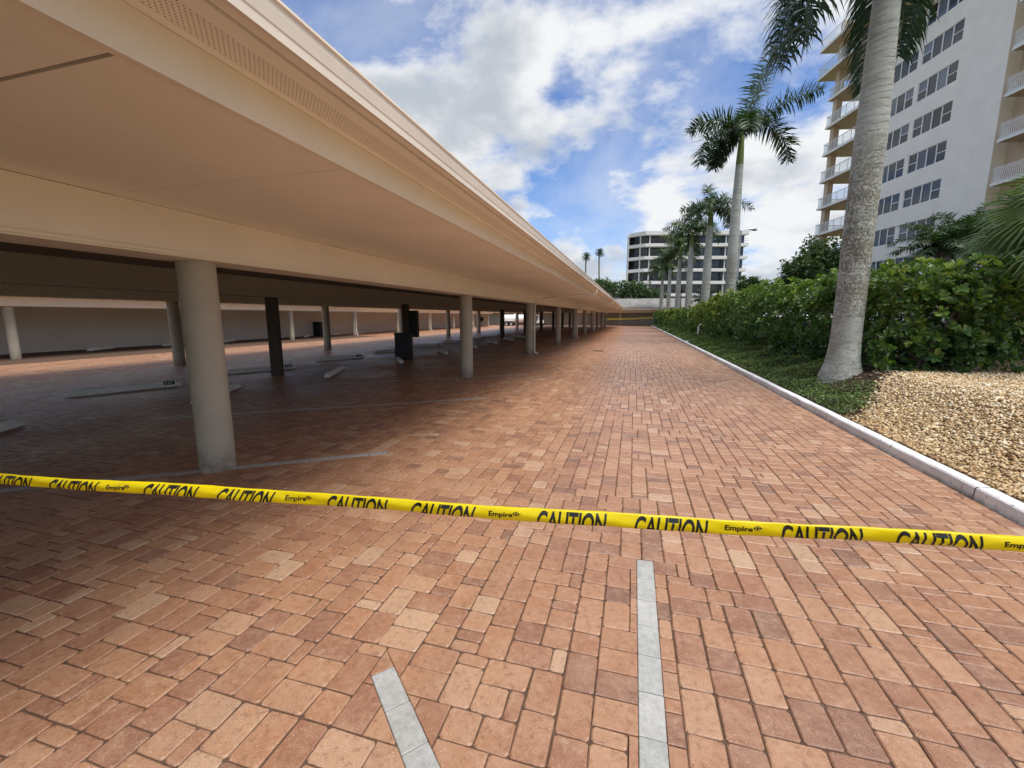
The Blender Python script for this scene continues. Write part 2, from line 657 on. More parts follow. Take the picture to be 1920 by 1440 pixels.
def gravel_material():
    M = Mat("river_gravel")
    q = M.n("ShaderNodeAttribute")
    q.attribute_name = "prand"
    c = M.ramp(q.outputs["Fac"], [(0, (0.15, 0.085, 0.038)), (0.2, (0.35, 0.215, 0.09)), (0.5, (0.54, 0.40, 0.22)), (0.8, (0.66, 0.55, 0.37)), (1, (0.74, 0.70, 0.62))])
    rust = M.noise(0.9, 4, 0.6)
    c = M.mix(M.rng(rust, 0.45, 0.7, 0, 0.45), c, M.mix(0.6, c, (0.36, 0.20, 0.07)))
    M.base(c, 0.6, 0.4)
    return M.m


m_gravel = gravel_material()
m_soil = plain("mulch_soil", (0.035, 0.026, 0.018), 0.95, 0.1, var=0.45, scale=14, bump=0.8, bscale=40)
m_grass = plain("grass_ground", (0.09, 0.105, 0.04), 0.95, 0.1, var=0.3, scale=0.6)


def kerb_material():
    M = Mat("white_kerb_paint")
    n1 = M.noise(2.2, 8, 0.7)
    c = M.ramp(n1, [(0.3, (0.56, 0.565, 0.56)), (0.7, (0.78, 0.785, 0.78))])
    chip = M.rng(M.noise(15, 7, 0.75), 0.60, 0.65, 0, 0.9)
    c = M.mix(chip, c, (0.13, 0.125, 0.115))
    scuff = M.rng(M.noise(4.0, 6, 0.7), 0.55, 0.8, 0, 0.4)
    c = M.mix(scuff, c, (0.42, 0.42, 0.41))
    sp = M.n("ShaderNodeSeparateXYZ")
    M.l(M.geo(), sp.inputs[0])
    jt = M.rng(M.math("ABSOLUTE", M.math("SUBTRACT", M.math("FRACT", M.math("DIVIDE", sp.outputs[1], 3.05)), 0.5)), 0.0015, 0.003, 1, 0)
    c = M.mix(jt, c, (0.08, 0.075, 0.07))
    low = M.math("MULTIPLY", M.rng(sp.outputs[2], 0.0, 0.05, 1, 0), M.rng(M.noise(6, 6, 0.7), 0.35, 0.7, 0, 0.8))
    c = M.mix(low, c, (0.22, 0.17, 0.13))
    M.base(c, 0.7, 0.3)
    M.bump(M.math("SUBTRACT", M.noise(35, 5, 0.65), chip), 0.5, 0.006)
    return M.m


m_kerb = kerb_material()


def tape_material():
    M = Mat("yellow_tape_film")
    c = M.ramp(M.noise(6, 4, 0.5), [(0.3, (0.88, 0.74, 0.006)), (0.7, (0.94, 0.82, 0.015))])
    M.base(c, 0.32, 0.5)
    M.bump(M.noise(9, 4, 0.6), 0.25, 0.01)
    t = M.n("ShaderNodeBsdfTranslucent")
    t.inputs[0].default_value = (0.95, 0.82, 0.02, 1)
    ms = M.n("ShaderNodeMixShader")
    ms.inputs[0].default_value = 0.5
    M.l(M.p.outputs[0], ms.inputs[1])
    M.l(t.outputs[0], ms.inputs[2])
    M.l(ms.outputs[0], M.out.inputs[0])
    return M.m


m_tape = tape_material()
m_ink = plain("black_ink", (0.012, 0.012, 0.010), 0.4, 0.4, var=0.2)
m_tower = stucco("tower_white_stucco", (0.86, 0.82, 0.765), 0.1, 20)
m_towtan = stucco("tower_tan_stucco", (0.56, 0.43, 0.31), 0.1, 20)
m_towsoff = plain("tower_balcony_soffit", (0.56, 0.46, 0.34), 0.8, 0.2, var=0.06)
m_frame = plain("white_window_frame", (0.80, 0.80, 0.80), 0.4, 0.4, var=0.03)


def glass_material(name, c, rough=0.04):
    M = Mat(name)
    r = M.n("ShaderNodeObjectInfo").outputs["Random"]
    cc = M.ramp(r, [(0, tuple(x * 0.4 for x in c)), (0.6, c), (0.8, tuple(x * 2.2 for x in c)), (1, tuple(x * 5.0 for x in c))])
    M.base(cc, rough, 0.6)
    M.p.inputs["IOR"].default_value = 1.5
    M.bump(M.noise(0.35, 3, 0.5), 0.06, 0.05)
    return M.m


m_glass = glass_material("tower_window_glass", (0.030, 0.036, 0.048))
m_cglass = glass_material("tinted_condo_glass", (0.012, 0.012, 0.013), 0.08)


def rail_glass():
    M = Mat("balcony_rail_glass")
    M.base((0.80, 0.84, 0.86), 0.05, 0.4)
    t = M.n("ShaderNodeBsdfTransparent")
    t.inputs[0].default_value = (0.94, 0.96, 0.97, 1)
    ms = M.n("ShaderNodeMixShader")
    ms.inputs[0].default_value = 0.84
    M.l(M.p.outputs[0], ms.inputs[1])
    M.l(t.outputs[0], ms.inputs[2])
    M.l(ms.outputs[0], M.out.inputs[0])
    return M.m


m_rail_glass = rail_glass()
m_condo = plain("condo_white_concrete", (0.66, 0.645, 0.62), 0.7, 0.3, var=0.06, scale=0.5)
m_rubber = plain("tyre_rubber", (0.014, 0.014, 0.014), 0.8, 0.2, var=0.2)
m_steel = plain("galvanised_steel", (0.45, 0.46, 0.47), 0.4, 0.5, 0.7, var=0.1)

# ------------------------------------------------------------------ ground and paving
DRIVE_END = 86.0
KERB_X = 2.97


def sheet(name, x0, x1, y0, y1, z, mat):
    me = bpy.data.meshes.new(name)
    me.from_pydata([(x0, y0, z), (x1, y0, z), (x1, y1, z), (x0, y1, z)], [], [(0, 1, 2, 3)])
    return link(name, me, mat)


tag(sheet("ground", -900, 900, -300, 2500, -0.05, m_grass), kind="structure")
driveway = tag(sheet("driveway", -30, KERB_X + 0.02, -8, 31.0, -0.009, m_sand), kind="structure")
tag(sheet("driveway_far_paving", -30, KERB_X + 0.02, 31.0, DRIVE_END, -0.003, m_far_paving), kind="structure")

# --- three-size paver pattern on an 8 cm grid, laid skyline fashion
U = 0.071
PX0, PX1, PY0, PY1 = -20.0, KERB_X - 0.01, 0.2, 31.0
NXC = int((PX1 - PX0) / U)
PX0 = PX1 - NXC * U
sky = [int(PY0 / U) + random.choice((0, 1, 2, 3)) // 2 * 1 for _ in range(NXC)]
for i in range(0, NXC - 1, 2):
    sky[i + 1] = sky[i]
NYC = int(PY1 / U)
rects = []
import heapq
# fill from the near edge: always take the lowest run of equal heights
heap = []


def run_at(i):
    h = sky[i]
    a = i
    while a > 0 and sky[a - 1] == h: a -= 1
    b = i
    while b < NXC - 1 and sky[b + 1] == h: b += 1
    return a, b


for i in range(NXC):
    heapq.heappush(heap, (sky[i], i))
while heap:
    h, i = heapq.heappop(heap)
    if h != sky[i] or h >= NYC:
        continue
    a, b = run_at(i)
    w = b - a + 1
    r = random.random()
    if w == 1: pw, ph = 1, 2
    elif w == 2: pw, ph = 2, (3 if r < 0.38 else 2 if r < 0.82 else 1)
    elif w == 3: pw, ph = (3, 2) if r < 0.75 else ((2, 2) if r < 0.9 else (1, 2))
    elif w == 5: pw, ph = (3, 2) if r < 0.6 else (2, 3)
    else:
        pw, ph = (2, 3) if r < 0.30 else (2, 2) if r < 0.66 else (2, 1) if r < 0.80 else (3, 2)
    rects.append((a, h, pw, ph))
    for k in range(a, a + pw):
        sky[k] = h + ph
        heapq.heappush(heap, (sky[k], k))

# grey marking strips: (start, direction angle, length, number) – 10 x 20 cm pavers laid end to end
STALL = R(34.6)
strips = [((0.14, 2.755), R(-90), 2.52), ((-1.035, 1.495), R(-41.5), 1.26)]
for k in range(-1, 9):
    yb = 3.30 + 3.575 * k
    ex = -2.75
    ey = yb + (ex + 4.2) * math.tan(STALL)
    strips.append(((ex, ey), STALL + math.pi, 5.46))
SW = 0.104
strip_hp = []
for (sx, sy), an, ln in strips:
    d = np.array([math.cos(an), math.sin(an)])
    strip_hp.append((np.array([sx, sy]), d, np.array([-d[1], d[0]]), ln))


def clip(poly, n, c):
    """keep the side n.p >= c of a convex polygon"""
    out = []
    for i in range(len(poly)):
        p, q = poly[i], poly[(i + 1) % len(poly)]
        a, b = p @ n - c, q @ n - c
        if a >= 0: out.append(p)
        if (a >= 0) != (b >= 0):
            out.append(p + (q - p) * (a / (a - b)))
    return out


def area(poly):
    return 0.5 * abs(sum(poly[i][0] * poly[(i + 1) % len(poly)][1] - poly[(i + 1) % len(poly)][0] * poly[i][1] for i in range(len(poly))))


# obstacles set into the paving
DRAIN = (-1.80, -1.32, 20.1, 20.5)
GAP = 0.0028
RA = np.array(rects, float)
cx = PX0 + (RA[:, 0] + RA[:, 2] / 2) * U
cy = (RA[:, 1] + RA[:, 3] / 2) * U
hw = RA[:, 2] * U / 2 - GAP
hh = RA[:, 3] * U / 2 - GAP
pu, pv, pz = project(np.stack([cx, cy, np.zeros_like(cx)], 1))
keep = (pz > 0.15) & (pu > -650) & (pu < 2500) & (pv < 2400)
keep &= ~((cx > DRAIN[0]) & (cx < DRAIN[1]) & (cy > DRAIN[2]) & (cy < DRAIN[3]))
seen = keep & (pu > -20) & (pu < 1940) & (pv < 1460)
# cut pavers beside the strips
cut = np.zeros(len(RA), bool)
for o, d, n, ln in strip_hp:
    rel = np.stack([cx, cy], 1) - o
    al, ac = rel @ d, rel @ n
    ext_n = hw * abs(n[0]) + hh * abs(n[1])
    ext_d = hw * abs(d[0]) + hh * abs(d[1])
    cut |= (np.abs(ac) < ext_n + SW / 2) & (al > -ext_d) & (al < ln + ext_d)
size_px = (hw * hh) / np.maximum(pz, 0.2) ** 3
order = np.argsort(-np.where(seen & ~cut, size_px, -1))
singles = set(order[:300].tolist())


def paver_template(hw_, hh_, rc=0.012, ch=0.006, jit=0.0, rg=random):
    """rounded tumbled block: 8-gon outline, chamfered top"""
    j = lambda: rg.uniform(-jit, jit)
    o = [(-hw_ + rc + j(), -hh_ + j()), (hw_ - rc + j(), -hh_ + j()), (hw_ + j(), -hh_ + rc + j()), (hw_ + j(), hh_ - rc + j()),
         (hw_ - rc + j(), hh_ + j()), (-hw_ + rc + j(), hh_ + j()), (-hw_ + j(), hh_ - rc + j()), (-hw_ + j(), -hh_ + rc + j())]
    v = [(x, y, -0.02) for x, y in o] + [(x, y, -ch * 0.9) for x, y in o]
    k = [(x * (1 - ch / hw_), y * (1 - ch / hh_), 0.0) for x, y in o]
    v += k
    f4 = [(i, (i + 1) % 8, 8 + (i + 1) % 8, 8 + i) for i in range(8)] + [(8 + i, 8 + (i + 1) % 8, 16 + (i + 1) % 8, 16 + i) for i in range(8)]
    return v, f4, tuple(range(16, 24))


tmpl = {}
for (w_, h_) in ((1, 2), (2, 1), (2, 2), (2, 3), (3, 2)):
    tmpl[(w_, h_)] = []
    for q in range(4):
        v, f4, top = paver_template(w_ * U / 2 - GAP, h_ * U / 2 - GAP, 0.0105, 0.0058, 0.0026)
        me = bpy.data.meshes.new("paver")
        me.from_pydata(v, [], f4 + [top])
        me.materials.append(m_paver_o)
        tmpl[(w_, h_)].append((me, np.array(v), f4, top))
for i in sorted(singles):
    w_, h_ = int(RA[i, 2]), int(RA[i, 3])
    me = random.choice(tmpl[(w_, h_)])[0]
    o = bpy.data.objects.new("paver", me)
    o.location = (cx[i], cy[i], random.uniform(-0.0012, 0.0012))
    o.rotation_euler = (random.gauss(0, 0.005), random.gauss(0, 0.005), random.gauss(0, 0.006))
    o.parent = driveway
    col.objects.link(o)

rest = [i for i in np.nonzero(keep & ~cut)[0] if i not in singles]
V, Q, A, N8, A8 = [], [], [], [], []
base = 0
near = [i for i in rest if pz[i] < 9.5]
far = np.array([i for i in rest if pz[i] >= 9.5])
for i in near:
    w_, h_ = int(RA[i, 2]), int(RA[i, 3])
    _, v, f4, top = random.choice(tmpl[(w_, h_)])
    tz = v[:, 0] * random.gauss(0, 0.005) + v[:, 1] * random.gauss(0, 0.005) + random.uniform(-0.0012, 0.0012)
    V.append(v + np.array([cx[i], cy[i], 0]) + np.stack([0 * tz, 0 * tz, tz], 1))
    r = random.random()
    Q.extend([tuple(base + k for k in f) for f in f4])
    t = [base + k for k in top]
    Q.extend([(t[0], t[1], t[2], t[3]), (t[0], t[3], t[4], t[7]), (t[4], t[5], t[6], t[7])])
    A.extend([r] * (len(f4) + 3))
    base += 24
Vn = np.concatenate(V)
Qn = np.array(Q)
m = len(far)
o4 = np.array([(-1, -1), (1, -1), (1, 1), (-1, 1)], float)
tilt = rng.normal(0, 0.006, (m, 2))
dz = rng.uniform(-0.0012, 0.0012, m)
lo = np.zeros((m, 4, 3)); hi = np.zeros((m, 4, 3))
for k in range(4):
    for arr, ins, z in ((lo, 0.0, -0.008), (hi, 0.006, 0.0)):
        x = o4[k, 0] * (hw[far] - ins); y = o4[k, 1] * (hh[far] - ins)
        arr[:, k, 0] = cx[far] + x; arr[:, k, 1] = cy[far] + y; arr[:, k, 2] = z + dz + tilt[:, 0] * x + tilt[:, 1] * y
Vf = np.concatenate([lo, hi], 1).reshape(-1, 3)
fb = np.array([(4, 5, 6, 7), (0, 1, 5, 4), (1, 2, 6, 5), (2, 3, 7, 6), (3, 0, 4, 7)])
Ff = (np.arange(m)[:, None, None] * 8 + fb[None]).reshape(-1, 4)
Af = np.repeat(rng.random(m), 5)
me = np_mesh("paver_field", np.concatenate([Vn, Vf]), np.concatenate([Qn, Ff + len(Vn)]), m_paver, False, np.concatenate([A, Af]))
tag(link("paver_field", me, None, driveway), kind="stuff")

# pavers sawn along the strips
cm_ = MB(); cut_r = []
for i in np.nonzero(keep & cut)[0]:
    a, b = hw[i], hh[i]
    polys = [[np.array(p) for p in ((cx[i] - a, cy[i] - b), (cx[i] + a, cy[i] - b), (cx[i] + a, cy[i] + b), (cx[i] - a, cy[i] + b))]]
    for o, d, n, ln in strip_hp:
        new = []
        for p in polys:
            outside = [clip(p, n, (o @ n) + SW / 2 + 0.002), clip(p, -n, -(o @ n) + SW / 2 + 0.002)]
            mid = clip(clip(p, n, (o @ n) - SW / 2), -n, -(o @ n) - SW / 2)
            if len(mid) > 2 and area(mid) > 1e-6:
                ends = [clip(mid, -d, -(o @ d) + 0.002), clip(mid, d, (o @ d) + ln + 0.002)]
                if len(clip(clip(mid, d, o @ d), -d, -(o @ d) - ln)) > 2:
                    new += [q for q in outside + ends if len(q) > 2 and area(q) > 3e-4]
                    continue
            new.append(p)
        polys = new
    r = random.random()
    for p in polys:
        c = sum(p) / len(p)
        nn = len(p)
        inn = []
        for q in p:
            dv = c - q
            L = max(np.linalg.norm(dv), 1e-6)
            inn.append(q + dv / L * min(0.006, L * 0.4))
        vs = [(q[0], q[1], -0.012) for q in p] + [(q[0], q[1], -0.003) for q in p] + [(q[0], q[1], 0.0) for q in inn]
        fs = [(k, (k + 1) % nn, nn + (k + 1) % nn, nn + k) for k in range(nn)] + [(nn + k, nn + (k + 1) % nn, 2 * nn + (k + 1) % nn, 2 * nn + k) for k in range(nn)]
        fs.append(tuple(range(2 * nn, 3 * nn)))
        cm_.add(vs, fs)
        cut_r.extend([r] * len(fs))
me = cm_.mesh("sawn_paver")
at_ = me.attributes.new("prand", "FLOAT", "FACE")
at_.data.foreach_set("value", np.array(cut_r, np.float32))
tag(link("sawn_paver", me, m_paver, driveway), kind="stuff")

v, f4, top = paver_template(0.1035, SW / 2, 0.003, 0.003, 0.0006)
gme = bpy.data.meshes.new("grey_paver")
gme.from_pydata(v, [], f4 + [top])
gme.materials.append(m_grey_o)
for o_, d, n, ln in strip_hp:
    k = 0
    while (k + 1) * 0.21 <= ln + 0.01:
        p = o_ + d * (0.105 + 0.21 * k)
        u_, w_, z_ = project(np.array([[p[0], p[1], 0.0]]))
        if z_[0] > 0.1 and -300 < u_[0] < 2300:
            o = bpy.data.objects.new("grey_paver", gme)
            o.location = (p[0], p[1], 0.001 + random.uniform(-0.0006, 0.0006))
            o.rotation_euler = (0, 0, math.atan2(d[1], d[0]) + random.gauss(0, 0.004))
            o.parent = driveway
            col.objects.link(o)
        k += 1


# drain grates
def grate(x0, x1, y0, y1, label):
    t = empty("drain_grate", ((x0 + x1) / 2, (y0 + y1) / 2, 0))
    a, b = (x1 - x0) / 2, (y1 - y0) / 2
    f = MB()
    f.box(-a, a, -b, -b + 0.03, -0.03, 0.003).box(-a, a, b - 0.03, b, -0.03, 0.003)
    f.box(-a, -a + 0.03, -b + 0.03, b - 0.03, -0.03, 0.003).box(a - 0.03, a, -b + 0.03, b - 0.03, -0.03, 0.003)
    f.build("frame", m_iron, t)
    nb = 9
    for k in range(nb):
        x = -a + 0.03 + (k + 0.5) * (2 * a - 0.06) / nb
        MB().box(x - 0.011, x + 0.011, -b + 0.03, b - 0.03, -0.025, 0.001).build("bar", m_iron, t)
    tag(t, label, "drain", "drain grates in the paving")


grate(-1.78, -1.34, 20.12, 20.48, "dark iron drain grate set in the red paving of the open drive")
grate(-16.6, -16.1, 19.3, 19.7, "dark drain grate in the bright paving strip behind the carport")

# ------------------------------------------------------------------ kerb
kb = MB()
prof = [(KERB_X, -0.03), (KERB_X + 0.010, 0.092), (KERB_X + 0.024, 0.106), (KERB_X + 0.125, 0.108), (KERB_X + 0.135, 0.095), (KERB_X + 0.135, -0.03)]
ys = list(np.arange(-4, 30, 0.25)) + list(np.arange(30, 81, 1.0))
kv = []
for i, y in enumerate(ys):
    j = 0.004 * math.sin(y * 1.7) + 0.003 * math.sin(y * 4.1 + 1)
    kv += [(x + j + random.gauss(0, 0.0012), y, z + (random.gauss(0, 0.0015) if z > 0 else 0)) for x, z in prof]
kf = []
for i in range(len(ys) - 1):
    for k in range(5):
        kf.append((i * 6 + k, i * 6 + k + 1, (i + 1) * 6 + k + 1, (i + 1) * 6 + k))
kb.add(kv, kf, False)
tag(kb.build("kerb", m_kerb), kind="structure")
# small raised landing where the kerb meets the service path
tag(MB().box(KERB_X + 0.16, KERB_X + 0.75, 27.4, 28.3, 0.05, 0.145).build("kerb_landing", m_kerb), kind="structure")


# ------------------------------------------------------------------ planting bed
def sstep(a, b, x):
    t = np.clip((x - a) / (b - a), 0, 1)
    return t * t * (3 - 2 * t)


def bed_z(x, y):
    x = np.asarray(x, float); y = np.asarray(y, float)
    z = 0.085 + 0.45 * sstep(3.15, 4.7, x) + 0.10 * sstep(5, 8, x)
    z += 0.025 * np.sin(x * 1.9 + 0.6 * y) * sstep(3.3, 4.2, x) + 0.02 * np.sin(y * 1.3) * sstep(3.3, 4.2, x)
    return z


gx_ = np.concatenate([np.arange(3.10, 9, 0.2), np.arange(9, 21, 1.0)])
gy_ = np.concatenate([np.arange(-4, 24, 0.3), np.arange(24, 82, 1.0)])
GX, GY = np.meshgrid(gx_, gy_)
GZ = bed_z(GX, GY) * np.where(GX > 19.5, 0.0, 1.0)
nx, ny = len(gx_), len(gy_)
idx = np.arange(nx * ny).reshape(ny, nx)
F = np.stack([idx[:-1, :-1], idx[:-1, 1:], idx[1:, 1:], idx[1:, :-1]], -1).reshape(-1, 4)
tag(link("planting_bed", np_mesh("planting_bed", np.stack([GX, GY, GZ], -1).reshape(-1, 3), F, m_soil, True)), kind="structure")


def gravel_edge(x):
    """y where the gravel stops and the mulch begins"""
    return np.interp(x, [3.1, 3.6, 4.2, 4.8, 5.6, 8.2, 12], [6.9, 7.7, 8.9, 9.55, 10.2, 11.9, 14.0])


gm = (GX[:-1, :-1] < 12.5) & (GY[:-1, :-1] < gravel_edge(GX[:-1, :-1]) - 0.25)
Fg = np.stack([idx[:-1, :-1], idx[:-1, 1:], idx[1:, 1:], idx[1:, :-1]], -1)[gm]
tag(link("gravel_base", np_mesh("gravel_base", np.stack([GX, GY, GZ + 0.008], -1).reshape(-1, 3), Fg, plain("gravel_base_sand", (0.42, 0.31, 0.18), 0.9, 0.1, var=0.4, scale=45), True)), kind="structure")
NG = 84000
sx_ = 3.13 + (rng.random(NG) ** 1.25) * 6.6
sy_ = rng.uniform(2.6, 13.2, NG)
okk = (sy_ < gravel_edge(sx_) + rng.normal(0, 0.10, NG)) & (sy_ > sx_ / 0.687 - 2.2)
extra = 5200
sx2 = rng.uniform(3.14, 4.0, extra); sy2 = rng.uniform(3.5, 8.5, extra)
ok2 = sy2 < gravel_edge(sx2) + np.abs(rng.normal(0, 0.35, extra))
sx_ = np.concatenate([sx_[okk], sx2[ok2]]); sy_ = np.concatenate([sy_[okk], sy2[ok2]])
ns = len(sx_)
oct_v = np.array([(1, 0, 0), (0, 1, 0), (-1, 0, 0), (0, -1, 0), (0, 0, 1), (0, 0, -1)], float)
oct_f = np.array([(0, 1, 4), (1, 2, 4), (2, 3, 4), (3, 0, 4), (1, 0, 5), (2, 1, 5), (3, 2, 5), (0, 3, 5)])
sz = np.exp(rng.normal(math.log(0.0175), 0.32, ns))
dims = sz[:, None] * np.stack([rng.uniform(0.9, 1.5, ns), rng.uniform(0.7, 1.1, ns), rng.uniform(0.45, 0.8, ns)], 1)
an = rng.uniform(0, 2 * math.pi, ns)
SV = oct_v[None] * dims[:, None, :] * rng.uniform(0.8, 1.2, (ns, 6, 1))
tl = rng.normal(0, 0.35, (ns, 2))
zz = SV[:, :, 2] + tl[:, :1] * SV[:, :, 0] + tl[:, 1:] * SV[:, :, 1]
xx = SV[:, :, 0] * np.cos(an)[:, None] - SV[:, :, 1] * np.sin(an)[:, None]
yy = SV[:, :, 0] * np.sin(an)[:, None] + SV[:, :, 1] * np.cos(an)[:, None]
SV = np.stack([xx + sx_[:, None], yy + sy_[:, None], zz + (bed_z(sx_, sy_) + 0.02 * sstep(0, 0.15, gravel_edge(sx_) - sy_) + rng.uniform(-0.004, 0.012, ns))[:, None]], -1)
SF = (np.arange(ns)[:, None, None] * 6 + oct_f[None]).reshape(-1, 3)
tone = np.clip(rng.beta(2.2, 1.7, ns) - 0.32 * np.exp(-(sx_ - 3.15) / 0.45), 0, 1)
tag(link("gravel", np_mesh("gravel", SV.reshape(-1, 3), SF, m_gravel, True, np.repeat(tone, 8))),
    "tan and cream river gravel covering the mound beside the white kerb", "gravel", kind="stuff")


# ------------------------------------------------------------------ leaves
def leaf_cloud(P, D, Nn, S, wid=0.48, fold=0.18, curl=0.12, shape=(0.42, 0.86)):
    """N folded obovate leaves: P base, D direction, Nn upper side, S length -> verts (N,6,3), faces (2N,4)"""
    D = D / np.linalg.norm(D, axis=1, keepdims=True)
    Sd = np.cross(D, Nn)
    Sd /= np.maximum(np.linalg.norm(Sd, axis=1, keepdims=True), 1e-6)
    Nu = np.cross(Sd, D)
    N = len(P)
    tpl = [(0, 0, 0), (shape[0], -wid * 0.40, fold), (shape[1], -wid * 0.46, fold), (1.0, 0, -curl), (shape[1], wid * 0.46, fold), (shape[0], wid * 0.40, fold)]
    Vv = np.zeros((N, 6, 3))
    for k, (a, b, c) in enumerate(tpl):
        Vv[:, k] = P + S[:, None] * (D * a + Sd * b + Nu * (c * abs(b) * 2 if k not in (3,) else c))
    f = np.array([(0, 3, 2, 1), (0, 5, 4, 3)])
    Ff = (np.arange(N)[:, None, None] * 6 + f[None]).reshape(-1, 4)
    return Vv, Ff


def unit(v):
    return v / np.maximum(np.linalg.norm(v, axis=-1, keepdims=True), 1e-9)


def rosettes(P, Nrm, per, ln, spread=0.9, r=rng):
    """leaf rosettes at twig tips P facing Nrm"""
    n = len(P)
    Pp = np.repeat(P, per, 0)
    Nn = np.repeat(Nrm, per, 0)
    a = np.tile(np.arange(per) * 2.4, n) + np.repeat(r.uniform(0, 6.28, n), per)
    ref = np.where(np.abs(Nn[:, 2:3]) > 0.9, np.array([[1.0, 0, 0]]), np.array([[0, 0, 1.0]]))
    e1 = unit(np.cross(Nn, ref)); e2 = np.cross(Nn, e1)
    rad = e1 * np.cos(a)[:, None] + e2 * np.sin(a)[:, None]
    sp = spread * r.uniform(0.6, 1.25, (n * per, 1))
    D = unit(Nn * 0.65 + rad * sp + r.normal(0, 0.16, (n * per, 3)))
    up = unit(Nn - rad * 0.55 * sp + np.array([0, 0, 0.25]))
    S = ln * r.uniform(0.72, 1.2, n * per)
    return Pp + D * (S * 0.08)[:, None], D, up, S


# ------------------------------------------------------------------ ground cover beside the kerb
def ground_cover():
    Vs, Fs, As = [], [], []
    b = 0
    for (y0, y1, n, ln) in ((7.6, 13, 17000, 0.040), (13, 22, 15000, 0.058), (22, 40, 12000, 0.095), (40, 78, 8000, 0.16)):
        x = 3.17 + rng.random(n) * 1.75
        y = rng.uniform(y0, y1, n)
        ok = (y > gravel_edge(x) + 0.15 + rng.normal(0, 0.12, n) + 0.5 * (x < 3.5) * rng.random(n))
        # mulch shows in a patch by the near palm and in gaps
        ok &= ~(((x - 4.45) / 0.8) ** 2 + ((y - 9.7) / 0.75) ** 2 < 1.0 + rng.normal(0, 0.2, n))
        ok &= (np.sin(x * 7 + y * 2.3) + np.sin(y * 3.7 - x * 3) + rng.normal(0, 0.8, n) > -1.9)
        x, y = x[ok], y[ok]
        nn = len(x)
        h = 0.10 + 0.05 * np.sin(x * 6 + y * 3.1) + 0.03 * np.sin(y * 7.7)
        h *= sstep(3.15, 3.34, x)
        h *= np.clip((y - gravel_edge(x)) / 0.8, 0.25, 1)
        t = rng.random(nn) ** 0.6
        P = np.stack([x, y, bed_z(x, y) + 0.01 + h * t * (ln / 0.04) ** 0.35], 1)
        D = unit(np.stack([rng.normal(0, 1, nn), rng.normal(0, 1, nn), rng.uniform(-0.1, 0.9, nn)], 1))
        U_ = unit(np.stack([rng.normal(0, 0.35, nn), rng.normal(0, 0.35, nn), np.ones(nn)], 1))
        vv, ff = leaf_cloud(P, D, U_, ln * rng.uniform(0.6, 1.25, nn), 0.62)
        Vs.append(vv.reshape(-1, 3)); Fs.append(ff + b); b += nn * 6
        As.append(np.repeat(np.clip(rng.beta(2, 2, nn) * (0.55 + 0.6 * t), 0, 1), 2))
    me = np_mesh("ground_cover", np.concatenate(Vs), np.concatenate(Fs), m_cover, False, np.concatenate(As))
    tag(link("ground_cover", me), "low dark green ground cover between the white kerb and the hedge", "ground cover", kind="stuff")


ground_cover()
# dry leaf litter on the mulch
nl = 420
lx = rng.uniform(3.7, 7.6, nl); ly = gravel_edge(lx) + np.abs(rng.normal(0.15, 0.55, nl))
P = np.stack([lx, ly, bed_z(lx, ly) + 0.012], 1)
vv, ff = leaf_cloud(P, unit(np.stack([rng.normal(0, 1, nl), rng.normal(0, 1, nl), rng.normal(0, 0.12, nl)], 1)), np.tile([[0, 0, 1.0]], (nl, 1)) + rng.normal(0, 0.2, (nl, 3)), rng.uniform(0.04, 0.085, nl), 0.5)
m_litter = foliage_material("dry_leaf", [(0, (0.16, 0.10, 0.05)), (0.6, (0.33, 0.25, 0.15)), (1, (0.50, 0.44, 0.33))], rough=0.8, trans=0.05)
tag(link("leaf_litter", np_mesh("leaf_litter", vv.reshape(-1, 3), ff, m_litter, False, np.repeat(rng.random(nl), 2))),
    "dry fallen leaves lying on the dark mulch under the hedge", "leaf litter", kind="stuff")


# ------------------------------------------------------------------ hedge shrubs
leaf_single = None


